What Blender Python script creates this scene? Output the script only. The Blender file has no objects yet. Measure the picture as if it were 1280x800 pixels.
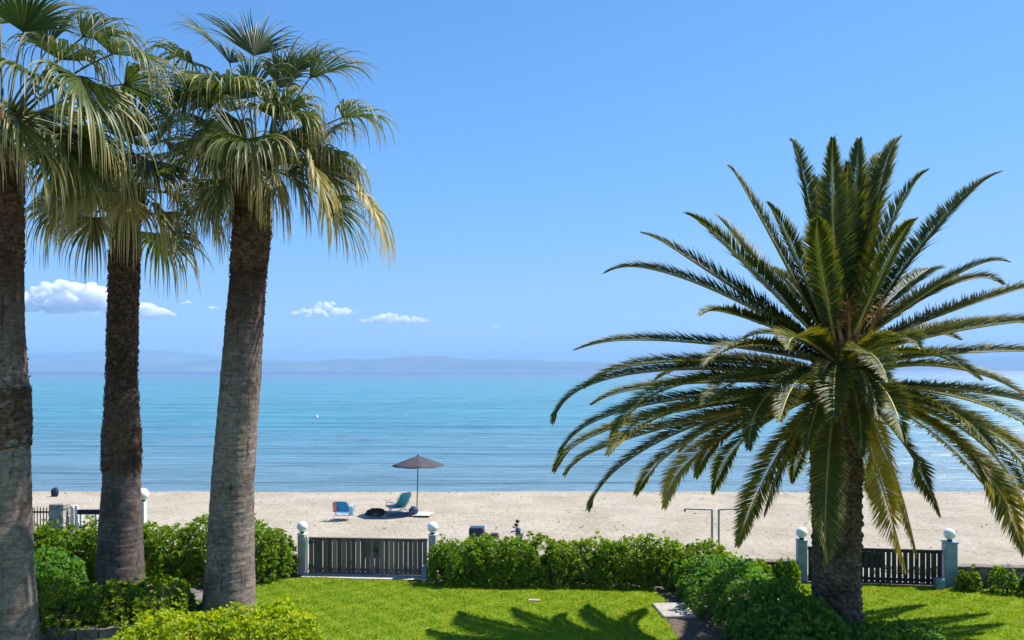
import bpy, math, random
import numpy as np
from mathutils import Vector, noise as mnoise

R = math.radians
PI = math.pi
scene = bpy.context.scene
COL = scene.collection
rng = np.random.default_rng(7)
random.seed(7)

# ------------------------------------------------------------------ measuring
F = 1000.0            # focal length in photo pixels (1280 wide)
HZ = 463.0            # horizon row
CH = 5.0              # eye height over the lawn


def P(px, py, d):
    """Point seen at photo pixel (px, py) at depth d metres."""
    return np.array([(px - 640.0) / F * d, d, CH - (py - HZ) / F * d])


# ------------------------------------------------------------------ helpers
def link(o, parent=None):
    COL.objects.link(o)
    if parent is not None:
        o.parent = parent
    return o


def tag(o, label=None, cat=None, group=None, kind=None):
    if label: o['label'] = label
    if cat: o['category'] = cat
    if group: o['group'] = group
    if kind: o['kind'] = kind
    return o


def empty(name, loc=(0, 0, 0), rz=0.0):
    o = bpy.data.objects.new(name, None)
    o.empty_display_size = 0.2
    o.location = [float(v) for v in loc]
    o.rotation_euler = (0, 0, rz)
    return link(o)


def mesh_arrays(name, V, T, mats, uv=None, mi=None, smooth=False, parent=None):
    """V (n,3); T list of (m,k) index arrays; uv per vertex (n,2); mi = material index per array of T."""
    me = bpy.data.meshes.new(name)
    V = np.asarray(V, np.float32)
    T = [np.asarray(t, np.int32) for t in T if len(t)]
    me.vertices.add(len(V))
    me.vertices.foreach_set('co', V.ravel())
    loops = np.concatenate([t.ravel() for t in T])
    sizes = np.concatenate([np.full(len(t), t.shape[1], np.int32) for t in T])
    starts = np.concatenate([[0], np.cumsum(sizes)[:-1]]).astype(np.int32)
    me.loops.add(len(loops))
    me.loops.foreach_set('vertex_index', loops)
    me.polygons.add(len(sizes))
    me.polygons.foreach_set('loop_start', starts)
    me.polygons.foreach_set('loop_total', sizes)
    if mi is not None:
        m = np.concatenate([np.full(len(t), k, np.int32) for t, k in zip(T, mi)])
        me.polygons.foreach_set('material_index', m)
    if uv is not None:
        l = me.uv_layers.new(name='UVMap')
        l.data.foreach_set('uv', np.asarray(uv, np.float32)[loops].ravel())
    me.polygons.foreach_set('use_smooth', np.full(len(sizes), bool(smooth)))
    me.update(calc_edges=True)
    me.validate()
    for m in (mats if isinstance(mats, (list, tuple)) else [mats]):
        me.materials.append(m)
    o = bpy.data.objects.new(name, me)
    return link(o, parent)


class MB:
    """Collects simple solids, builds one mesh object."""
    def __init__(s): s.v = []; s.f = []
    def add(s, V, Fs):
        b = len(s.v)
        s.v += [tuple(float(c) for c in v) for v in V]
        s.f += [tuple(b + i for i in f) for f in Fs]
    def box(s, c, size, rz=0.0, bev=0.0, tilt=0.0):
        cx, cy, cz = c; sx, sy, sz = [v / 2 for v in size]
        ca, sa = math.cos(rz), math.sin(rz); ct, st = math.cos(tilt), math.sin(tilt)
        b = min(bev, sx * .9, sy * .9, sz * .9)
        ring = []
        if b > 0:
            prof = [(-sz, b), (-sz + b, 0), (sz - b, 0), (sz, b)]
            outl = lambda i: [(-sx + i, -sy + b), (-sx + b, -sy + i), (sx - b, -sy + i), (sx - i, -sy + b),
                              (sx - i, sy - b), (sx - b, sy - i), (-sx + b, sy - i), (-sx + i, sy - b)]
        else:
            prof = [(-sz, 0), (sz, 0)]
            outl = lambda i: [(-sx, -sy), (sx, -sy), (sx, sy), (-sx, sy)]
        V = []; n = None
        for z, i in prof:
            o = outl(i); n = len(o)
            for x, y in o:
                y2, z2 = y * ct - z * st, y * st + z * ct
                V.append((cx + x * ca - y2 * sa, cy + x * sa + y2 * ca, cz + z2))
        Fs = [tuple(range(n))[::-1], tuple(range((len(prof) - 1) * n, len(prof) * n))]
        for k in range(len(prof) - 1):
            for i in range(n):
                j = (i + 1) % n
                Fs.append((k * n + i, k * n + j, (k + 1) * n + j, (k + 1) * n + i))
        s.add(V, Fs); return s
    def tube(s, pts, r, n=10, cap=True):
        pts = [Vector([float(c) for c in p]) for p in pts]
        rs = r if isinstance(r, (list, tuple)) else [r] * len(pts)
        V = []; prev = None
        for i, p in enumerate(pts):
            t = (pts[min(i + 1, len(pts) - 1)] - pts[max(i - 1, 0)]).normalized()
            if prev is None:
                ref = Vector((0, 0, 1)) if abs(t.z) < .9 else Vector((1, 0, 0))
                a = t.cross(ref).normalized()
            else:
                a = (prev - t * prev.dot(t)).normalized()
            prev = a; b = t.cross(a)
            for k in range(n):
                w = 2 * PI * k / n
                V.append(p + (a * math.cos(w) + b * math.sin(w)) * rs[i])
        Fs = []
        for i in range(len(pts) - 1):
            for k in range(n):
                l = (k + 1) % n
                Fs.append((i * n + k, i * n + l, (i + 1) * n + l, (i + 1) * n + k))
        if cap:
            Fs.append(tuple(range(n))[::-1]); Fs.append(tuple(range((len(pts) - 1) * n, len(pts) * n)))
        s.add(V, Fs); return s
    def lathe(s, prof, c=(0, 0, 0), n=24):
        V = []; Fs = []
        for r, z in prof:
            for k in range(n):
                w = 2 * PI * k / n
                V.append((c[0] + max(r, 1e-4) * math.cos(w), c[1] + max(r, 1e-4) * math.sin(w), c[2] + z))
        for i in range(len(prof) - 1):
            for k in range(n):
                l = (k + 1) % n
                Fs.append((i * n + k, i * n + l, (i + 1) * n + l, (i + 1) * n + k))
        Fs.append(tuple(range(n))[::-1]); Fs.append(tuple(range((len(prof) - 1) * n, len(prof) * n)))
        s.add(V, Fs); return s
    def ball(s, c, r, n=24, squash=1.0):
        prof = [(r * math.sin(PI * i / 14), -r * squash * math.cos(PI * i / 14)) for i in range(15)]
        return s.lathe(prof, c, n)
    def build(s, name, mat, parent=None, smooth=False):
        me = bpy.data.meshes.new(name)
        me.from_pydata(s.v, [], s.f); me.update()
        me.materials.append(mat)
        if smooth:
            me.polygons.foreach_set('use_smooth', [True] * len(me.polygons))
            try: me.set_sharp_from_angle(angle=R(38))
            except Exception: pass
        o = bpy.data.objects.new(name, me)
        return link(o, parent)


# ------------------------------------------------------------------ materials
def newmat(name):
    m = bpy.data.materials.new(name); m.use_nodes = True
    nt = m.node_tree; nt.nodes.clear()
    out = nt.nodes.new('ShaderNodeOutputMaterial')
    return m, nt, out


def N(nt, t, **kw):
    n = nt.nodes.new(t)
    for k, v in kw.items():
        if k in n.inputs: n.inputs[k].default_value = v
        else: setattr(n, k, v)
    return n


def ramp(nt, stops, fac=None, interp='LINEAR'):
    n = nt.nodes.new('ShaderNodeValToRGB')
    cr = n.color_ramp; cr.interpolation = interp
    while len(cr.elements) > 1: cr.elements.remove(cr.elements[-1])
    for i, (p, c) in enumerate(stops):
        e = cr.elements[0] if i == 0 else cr.elements.new(p)
        e.position = p
        e.color = (c[0], c[1], c[2], 1) if not isinstance(c, (int, float)) else (c, c, c, 1)
    if fac is not None: nt.links.new(fac, n.inputs[0])
    return n


def mixc(nt, fac, a, b, mode='MIX'):
    n = nt.nodes.new('ShaderNodeMix'); n.data_type = 'RGBA'; n.blend_type = mode
    for sock, v in ((n.inputs[0], fac), (n.inputs[6], a), (n.inputs[7], b)):
        if isinstance(v, (int, float)): sock.default_value = v
        elif isinstance(v, tuple): sock.default_value = (*v, 1)
        else: nt.links.new(v, sock)
    return n.outputs[2]


def plain(name, col, rough=.6, metal=0.0, var=.12, scale=8.0, bump=.15, spec=.4):
    m, nt, out = newmat(name)
    tc = N(nt, 'ShaderNodeTexCoord')
    nz = N(nt, 'ShaderNodeTexNoise', Scale=scale, Detail=6.0, Roughness=.6)
    nt.links.new(tc.outputs['Object'], nz.inputs['Vector'])
    d = tuple(c * (1 - var * 2) for c in col); u = tuple(min(1, c * (1 + var)) for c in col)
    rp = ramp(nt, [(.3, d), (.7, u)], nz.outputs[0])
    b = N(nt, 'ShaderNodeBsdfPrincipled', Roughness=rough, Metallic=metal)
    b.inputs['Specular IOR Level'].default_value = spec
    nt.links.new(rp.outputs[0], b.inputs['Base Color'])
    if bump:
        bp = N(nt, 'ShaderNodeBump', Strength=bump, Distance=.01)
        nz2 = N(nt, 'ShaderNodeTexNoise', Scale=scale * 6, Detail=4.0)
        nt.links.new(tc.outputs['Object'], nz2.inputs['Vector'])
        nt.links.new(nz2.outputs[0], bp.inputs['Height']); nt.links.new(bp.outputs[0], b.inputs['Normal'])
    nt.links.new(b.outputs[0], out.inputs[0])
    return m


def leaf_shader(nt, out, col, rough=.45, trans=.35, tcol=None, spec=.4):
    b = N(nt, 'ShaderNodeBsdfPrincipled', Roughness=rough)
    b.inputs['Specular IOR Level'].default_value = spec
    nt.links.new(col, b.inputs['Base Color'])
    t = N(nt, 'ShaderNodeBsdfTranslucent')
    hs = N(nt, 'ShaderNodeHueSaturation', Hue=.485, Saturation=1.15, Value=1.5)
    nt.links.new(col, hs.inputs['Color']); nt.links.new(hs.outputs[0], t.inputs['Color'])
    mx = N(nt, 'ShaderNodeMixShader'); mx.inputs[0].default_value = trans
    nt.links.new(b.outputs[0], mx.inputs[1]); nt.links.new(t.outputs[0], mx.inputs[2])
    nt.links.new(mx.outputs[0], out.inputs[0])


def leafmat(name, stops, rough=.45, trans=.35, spec=.4, patch=.5, nscale=2.6):
    """Leaf colours vary from leaf to leaf and in broad patches."""
    m, nt, out = newmat(name)
    g = N(nt, 'ShaderNodeNewGeometry')
    tc = N(nt, 'ShaderNodeTexCoord')
    nz = N(nt, 'ShaderNodeTexNoise', Scale=nscale, Detail=5.0, Roughness=.65)
    nt.links.new(tc.outputs['Object'], nz.inputs['Vector'])
    mth = N(nt, 'ShaderNodeMath', operation='MULTIPLY_ADD')
    nt.links.new(nz.outputs[0], mth.inputs[0]); mth.inputs[1].default_value = patch * 2; mth.inputs[2].default_value = -patch
    ad = N(nt, 'ShaderNodeMath', operation='ADD')
    nt.links.new(g.outputs['Random Per Island'], ad.inputs[0]); nt.links.new(mth.outputs[0], ad.inputs[1])
    rp = ramp(nt, stops, ad.outputs[0])
    leaf_shader(nt, out, rp.outputs[0], rough, trans, spec=spec)
    return m


def frondmat(name, young, old, tipc, dead, rough=.4, trans=.3, spec=.5, tip0=.45):
    """uv.x runs along the leaflet, uv.y is the age of the leaf (0 fresh, 1 dead)."""
    m, nt, out = newmat(name)
    uv = N(nt, 'ShaderNodeUVMap'); sp = N(nt, 'ShaderNodeSeparateXYZ')
    nt.links.new(uv.outputs[0], sp.inputs[0])
    g = N(nt, 'ShaderNodeNewGeometry')
    rj = N(nt, 'ShaderNodeMath', operation='MULTIPLY_ADD')
    nt.links.new(g.outputs['Random Per Island'], rj.inputs[0]); rj.inputs[1].default_value = .3
    rj.inputs[2].default_value = -.15
    ag = N(nt, 'ShaderNodeMath', operation='ADD', use_clamp=True)
    nt.links.new(sp.outputs[1], ag.inputs[0]); nt.links.new(rj.outputs[0], ag.inputs[1])
    base = ramp(nt, [(.0, young), (.45, old), (.75, tipc), (1.0, dead)], ag.outputs[0])
    tp = N(nt, 'ShaderNodeMath', operation='ADD')
    nt.links.new(sp.outputs[0], tp.inputs[0]); nt.links.new(rj.outputs[0], tp.inputs[1])
    tr = ramp(nt, [(tip0, 0.0), (tip0 + .35 if tip0 < .6 else 1.0, 1.0)], tp.outputs[0])
    am = N(nt, 'ShaderNodeMath', operation='MULTIPLY_ADD', use_clamp=True)
    nt.links.new(ag.outputs[0], am.inputs[0]); am.inputs[1].default_value = 1.3; am.inputs[2].default_value = .14
    tm = N(nt, 'ShaderNodeMath', operation='MULTIPLY')
    nt.links.new(tr.outputs[0], tm.inputs[0]); nt.links.new(am.outputs[0], tm.inputs[1])
    c = mixc(nt, tm.outputs[0], base.outputs[0], tipc)
    leaf_shader(nt, out, c, rough, trans, spec=spec)
    return m


def bark(name, cols, ring=26.0, bump=.6, scale=3.0, upper=None):
    """Ringed, blotched palm bark with sparse upright cracks; upper = (z from, z to, tint) where old fibre darkens it."""
    m, nt, out = newmat(name)
    tc = N(nt, 'ShaderNodeTexCoord')
    mp = N(nt, 'ShaderNodeMapping'); mp.inputs['Scale'].default_value = (1.2, 1.2, ring / 3)
    nt.links.new(tc.outputs['Object'], mp.inputs[0])
    n1 = N(nt, 'ShaderNodeTexNoise', Scale=scale, Detail=9.0, Roughness=.72, Distortion=.6)
    nt.links.new(mp.outputs[0], n1.inputs['Vector'])
    mp2 = N(nt, 'ShaderNodeMapping'); mp2.inputs['Scale'].default_value = (9, 9, .9)
    nt.links.new(tc.outputs['Object'], mp2.inputs[0])
    n2 = N(nt, 'ShaderNodeTexNoise', Scale=scale * .8, Detail=3.0, Roughness=.5, Distortion=.8)
    nt.links.new(mp2.outputs[0], n2.inputs['Vector'])
    n3 = N(nt, 'ShaderNodeTexNoise', Scale=1.6, Detail=5.0, Roughness=.6)
    nt.links.new(tc.outputs['Object'], n3.inputs['Vector'])
    n4 = N(nt, 'ShaderNodeTexNoise', Scale=14.0, Detail=6.0, Roughness=.7)
    nt.links.new(tc.outputs['Object'], n4.inputs['Vector'])
    base = mixc(nt, .45, n1.outputs[0], n4.outputs[0])
    rp = ramp(nt, [(.36, cols[0]), (.5, cols[1]), (.66, cols[2])], base)
    r3 = ramp(nt, [(.36, (.55, .5, .47)), (.52, (1, 1, 1)), (.68, (1.0, .9, .8))], n3.outputs[0])
    c = mixc(nt, 1.0, rp.outputs[0], r3.outputs[0], 'MULTIPLY')
    cr = ramp(nt, [(.30, .35), (.36, 1.0)], n2.outputs[0])
    c = mixc(nt, 1.0, c, cr.outputs[0], 'MULTIPLY')
    if upper:
        sp = N(nt, 'ShaderNodeSeparateXYZ'); nt.links.new(tc.outputs['Object'], sp.inputs[0])
        ma = N(nt, 'ShaderNodeMath', operation='MULTIPLY_ADD'); nt.links.new(n3.outputs[0], ma.inputs[0]); ma.inputs[1].default_value = 3.0
        nt.links.new(sp.outputs[2], ma.inputs[2])
        mr = N(nt, 'ShaderNodeMapRange'); nt.links.new(ma.outputs[0], mr.inputs[0])
        mr.inputs[1].default_value = upper[0] + 1.5; mr.inputs[2].default_value = upper[1] + 1.5
        tint = mixc(nt, mr.outputs[0], (1.0, 1.0, 1.0), upper[2])
        c = mixc(nt, 1.0, c, tint, 'MULTIPLY')
    b = N(nt, 'ShaderNodeBsdfPrincipled', Roughness=.9)
    b.inputs['Specular IOR Level'].default_value = .15
    nt.links.new(c, b.inputs['Base Color'])
    bp = N(nt, 'ShaderNodeBump', Strength=bump, Distance=.03)
    nt.links.new(base, bp.inputs['Height'])
    bp2 = N(nt, 'ShaderNodeBump', Strength=bump, Distance=.03); nt.links.new(cr.outputs[0], bp2.inputs['Height']); nt.links.new(bp.outputs[0], bp2.inputs['Normal'])
    nt.links.new(bp2.outputs[0], b.inputs['Normal'])
    nt.links.new(b.outputs[0], out.inputs[0])
    return m


M = {}
M['hedge'] = leafmat('hedge_leaf', [(.0, (.055, .14, .012)), (.5, (.125, .235, .012)), (1.0, (.27, .36, .016))], trans=.55)
M['hedge_dark'] = leafmat('dark_hedge_leaf', [(.0, (.045, .16, .035)), (.5, (.10, .25, .04)), (1.0, (.22, .34, .02))], trans=.5)
M['lime'] = leafmat('lime_leaf', [(.0, (.17, .30, .010)), (.5, (.31, .42, .010)), (1.0, (.52, .53, .012))], trans=.55)
M['planter_leaf'] = leafmat('planter_leaf', [(.0, (.05, .13, .012)), (.5, (.14, .24, .012)), (1.0, (.38, .42, .014))], trans=.52)
M['grass'] = leafmat('grass_blade', [(.0, (.10, .22, .012)), (.4, (.18, .315, .014)), (.75, (.26, .35, .022)), (1.0, (.44, .40, .08))], rough=.6, trans=.45, spec=.2, patch=1.0, nscale=3.4)
M['weed'] = leafmat('beach_weed', [(.0, (.10, .13, .03)), (1.0, (.24, .24, .10))], rough=.7, trans=.3, spec=.2)
M['wrack'] = leafmat('dry_wrack', [(.0, (.08, .06, .04)), (.6, (.20, .16, .11)), (1.0, (.36, .31, .25))], rough=.9, trans=.05, spec=.1)
M['twig'] = plain('twig', (.10, .075, .05), .9)
M['fan'] = frondmat('fan_leaf', (.036, .075, .02), (.09, .125, .028), (.50, .42, .19), (.50, .33, .16), rough=.42, trans=.32, spec=.3)
M['petiole'] = plain('petiole', (.10, .105, .035), .5, var=.2)
M['pinnate'] = frondmat('date_leaf', (.06, .092, .02), (.135, .145, .018), (.62, .46, .03), (.42, .28, .10), rough=.5, trans=.3, spec=.24, tip0=.7)
M['rachis'] = plain('rachis', (.40, .34, .07), .5, var=.2)
M['boot'] = bark('boot', [(.05, .028, .018), (.12, .07, .045), (.26, .17, .11)])
M['fibre'] = bark('fibre', [(.07, .04, .02), (.19, .11, .05), (.36, .23, .11)])
M['trunk'] = bark('fan_trunk', [(.085, .064, .056), (.21, .168, .147), (.40, .335, .30)], ring=26, bump=.6, upper=(4.6, 6.6, (.36, .25, .20)))
M['trunk_dark'] = bark('fan_trunk_dark', [(.055, .04, .036), (.115, .09, .08), (.22, .18, .165)], ring=26, bump=.6, upper=(3.2, 4.2, (.55, .40, .33)))
M['date_trunk'] = bark('date_trunk', [(.045, .032, .022), (.14, .10, .07), (.34, .26, .19)], ring=10, bump=.8, scale=6)
M['orange'] = plain('flower_stalk', (.42, .20, .05), .6, var=.25)
M['stone'] = plain('stone', (.36, .34, .30), .9, var=.3, scale=5, bump=.6)
M['planter_stone'] = plain('planter_stone', (.17, .155, .14), .9, var=.35, scale=4, bump=.6)
M['white'] = plain('white_paint', (.78, .78, .76), .5, var=.06)
M['greyblue'] = plain('bluegrey_paint', (.27, .36, .42), .55, var=.15, scale=4)
M['greypost'] = plain('grey_render', (.37, .38, .39), .75, var=.15, scale=4)
M['globe'] = plain('globe_glass', (.86, .87, .88), .25, var=.02, bump=0, spec=.5)
M['concrete'] = plain('concrete', (.46, .43, .39), .9, var=.18, scale=3, bump=.4)
M['slab'] = plain('slab', (.40, .365, .325), .9, var=.12, scale=5, bump=.3)
M['blackmetal'] = plain('black_metal', (.025, .026, .03), .5, .3)
M['pole_metal'] = plain('pole_metal', (.42, .40, .39), .5, .2)
M['steel'] = plain('steel_tube', (.55, .56, .58), .35, .8, var=.08)
M['teal'] = plain('teal_fabric', (.012, .30, .36), .7, var=.15, scale=12)
M['blue'] = plain('blue_fabric', (.02, .26, .62), .7, var=.12, scale=12)
M['paleblue'] = plain('pale_blue_towel', (.35, .66, .78), .9, var=.1, scale=20)
M['pink'] = plain('pink_towel', (.70, .24, .26), .9, var=.1, scale=20)
M['umbrella_pole'] = plain('umbrella_pole', (.12, .11, .12), .5)
M['navy'] = plain('navy_fabric', (.015, .022, .06), .7)
M['denim'] = plain('faded_blue', (.09, .13, .24), .95, var=.25, scale=25, bump=.5)
M['whitetowel'] = plain('white_towel', (.78, .78, .80), .95, var=.06, scale=25, bump=.4)
M['black'] = plain('black_cloth', (.014, .013, .014), .8)
M['umbrella'] = plain('umbrella_fabric', (.062, .056, .066), .8, var=.08, scale=5)
M['rubber'] = plain('rubber', (.02, .02, .02), .8)
M['scooter'] = plain('scooter_paint', (.02, .03, .085), .3, var=.05, bump=0, spec=.6)
M['plasticblack'] = plain('black_plastic', (.02, .02, .022), .45)
M['mirror'] = plain('mirror_glass', (.6, .65, .7), .08, .9, var=.02, bump=0)
M['tealbox'] = plain('teal_box', (.14, .24, .26), .5)
M['soil'] = plain('soil', (.13, .095, .07), .95, var=.3, scale=10, bump=.7)
M['buoy'] = plain('buoy_plastic', (.85, .85, .85), .4, bump=0)


def boards_mat():
    m, nt, out = newmat('weathered_boards')
    tc = N(nt, 'ShaderNodeTexCoord'); g = N(nt, 'ShaderNodeNewGeometry')
    mp = N(nt, 'ShaderNodeMapping'); mp.inputs['Scale'].default_value = (22, 22, 1.6)
    nt.links.new(tc.outputs['Object'], mp.inputs[0])
    nz = N(nt, 'ShaderNodeTexNoise', Scale=2.0, Detail=7.0, Roughness=.7)
    nt.links.new(mp.outputs[0], nz.inputs['Vector'])
    mx = mixc(nt, .45, nz.outputs[0], g.outputs['Random Per Island'])
    rp = ramp(nt, [(.25, (.06, .052, .046)), (.5, (.14, .118, .10)), (.8, (.27, .235, .205))], mx)
    b = N(nt, 'ShaderNodeBsdfPrincipled', Roughness=.85)
    nt.links.new(rp.outputs[0], b.inputs['Base Color'])
    bp = N(nt, 'ShaderNodeBump', Strength=.4, Distance=.01)
    nt.links.new(nz.outputs[0], bp.inputs['Height']); nt.links.new(bp.outputs[0], b.inputs['Normal'])
    nt.links.new(b.outputs[0], out.inputs[0])
    return m


M['boards'] = boards_mat()
M['darkboards'] = plain('dark_boards', (.035, .033, .036), .7, var=.25, scale=6)


def stonewall_mat():
    m, nt, out = newmat('rubble_wall')
    tc = N(nt, 'ShaderNodeTexCoord')
    vo = N(nt, 'ShaderNodeTexVoronoi', Scale=6.0); nt.links.new(tc.outputs['Object'], vo.inputs['Vector'])
    ve = N(nt, 'ShaderNodeTexVoronoi', Scale=6.0, feature='DISTANCE_TO_EDGE'); nt.links.new(tc.outputs['Object'], ve.inputs['Vector'])
    sp = N(nt, 'ShaderNodeSeparateColor'); nt.links.new(vo.outputs['Color'], sp.inputs[0])
    rp = ramp(nt, [(0, (.16, .12, .09)), (.5, (.24, .19, .15)), (1, (.34, .30, .26))], sp.outputs[0])
    er = ramp(nt, [(.0, 0.0), (.06, 1.0)], ve.outputs['Distance'])
    c = mixc(nt, er.outputs[0], (.12, .10, .085), rp.outputs[0])
    b = N(nt, 'ShaderNodeBsdfPrincipled', Roughness=.9); nt.links.new(c, b.inputs['Base Color'])
    bp = N(nt, 'ShaderNodeBump', Strength=.9, Distance=.03)
    nt.links.new(er.outputs[0], bp.inputs['Height']); nt.links.new(bp.outputs[0], b.inputs['Normal'])
    nt.links.new(b.outputs[0], out.inputs[0])
    return m


M['rubble'] = stonewall_mat()
M['coping'] = plain('coping', (.20, .165, .14), .9, var=.3, scale=5, bump=.5)


def sand_mat():
    m, nt, out = newmat('sand')
    tc = N(nt, 'ShaderNodeTexCoord')
    sp = N(nt, 'ShaderNodeSeparateXYZ'); nt.links.new(tc.outputs['Object'], sp.inputs[0])
    n1 = N(nt, 'ShaderNodeTexNoise', Scale=.5, Detail=6.0, Roughness=.6); nt.links.new(tc.outputs['Object'], n1.inputs['Vector'])
    n2 = N(nt, 'ShaderNodeTexNoise', Scale=7.0, Detail=8.0, Roughness=.75); nt.links.new(tc.outputs['Object'], n2.inputs['Vector'])
    n3 = N(nt, 'ShaderNodeTexNoise', Scale=2.8, Detail=5.0, Roughness=.62); nt.links.new(tc.outputs['Object'], n3.inputs['Vector'])
    c1 = ramp(nt, [(.3, (.35, .298, .228)), (.55, (.43, .375, .298)), (.75, (.475, .418, .34))], n1.outputs[0])
    c2 = ramp(nt, [(.34, .58), (.46, .98), (.6, 1.12)], n2.outputs[0])
    c = mixc(nt, 1.0, c1.outputs[0], c2.outputs[0], 'MULTIPLY')
    # darker debris patches, small dry wrack
    n4 = N(nt, 'ShaderNodeTexNoise', Scale=1.4, Detail=9.0, Roughness=.8)
    mp = N(nt, 'ShaderNodeMapping'); mp.inputs['Scale'].default_value = (.45, 1.6, 1)
    nt.links.new(tc.outputs['Object'], mp.inputs[0]); nt.links.new(mp.outputs[0], n4.inputs['Vector'])
    d4 = ramp(nt, [(.56, 0.0), (.70, .6)], n4.outputs[0])
    c = mixc(nt, d4.outputs[0], c, (.25, .21, .15))
    # damp band by the waterline
    w = N(nt, 'ShaderNodeMath', operation='MULTIPLY_ADD'); nt.links.new(n1.outputs[0], w.inputs[0]); w.inputs[1].default_value = .8
    nt.links.new(sp.outputs[1], w.inputs[2])
    wr = N(nt, 'ShaderNodeMapRange'); nt.links.new(w.outputs[0], wr.inputs[0])
    wr.inputs[1].default_value = 37.35; wr.inputs[2].default_value = 37.8; wr.inputs[3].default_value = 0; wr.inputs[4].default_value = .55
    c = mixc(nt, wr.outputs[0], c, (.27, .215, .16))
    b = N(nt, 'ShaderNodeBsdfPrincipled', Roughness=.95); b.inputs['Specular IOR Level'].default_value = .1
    nt.links.new(c, b.inputs['Base Color'])
    hm = mixc(nt, .5, n2.outputs[0], n3.outputs[0])
    bp = N(nt, 'ShaderNodeBump', Strength=.9, Distance=.17)
    nt.links.new(hm, bp.inputs['Height']); nt.links.new(bp.outputs[0], b.inputs['Normal'])
    nt.links.new(b.outputs[0], out.inputs[0])
    return m


M['sand'] = sand_mat()


def lawn_mat():
    m, nt, out = newmat('lawn_base')
    tc = N(nt, 'ShaderNodeTexCoord')
    n1 = N(nt, 'ShaderNodeTexNoise', Scale=.9, Detail=5.0); nt.links.new(tc.outputs['Object'], n1.inputs['Vector'])
    n2 = N(nt, 'ShaderNodeTexNoise', Scale=45.0, Detail=4.0, Roughness=.7); nt.links.new(tc.outputs['Object'], n2.inputs['Vector'])
    c1 = ramp(nt, [(.3, (.15, .26, .012)), (.7, (.24, .33, .02))], n1.outputs[0])
    c2 = ramp(nt, [(.35, .55), (.6, 1.0)], n2.outputs[0])
    c = mixc(nt, 1.0, c1.outputs[0], c2.outputs[0], 'MULTIPLY')
    b = N(nt, 'ShaderNodeBsdfPrincipled', Roughness=.95); b.inputs['Specular IOR Level'].default_value = .1
    nt.links.new(c, b.inputs['Base Color']); nt.links.new(b.outputs[0], out.inputs[0])
    return m


M['lawn'] = lawn_mat()


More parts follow.
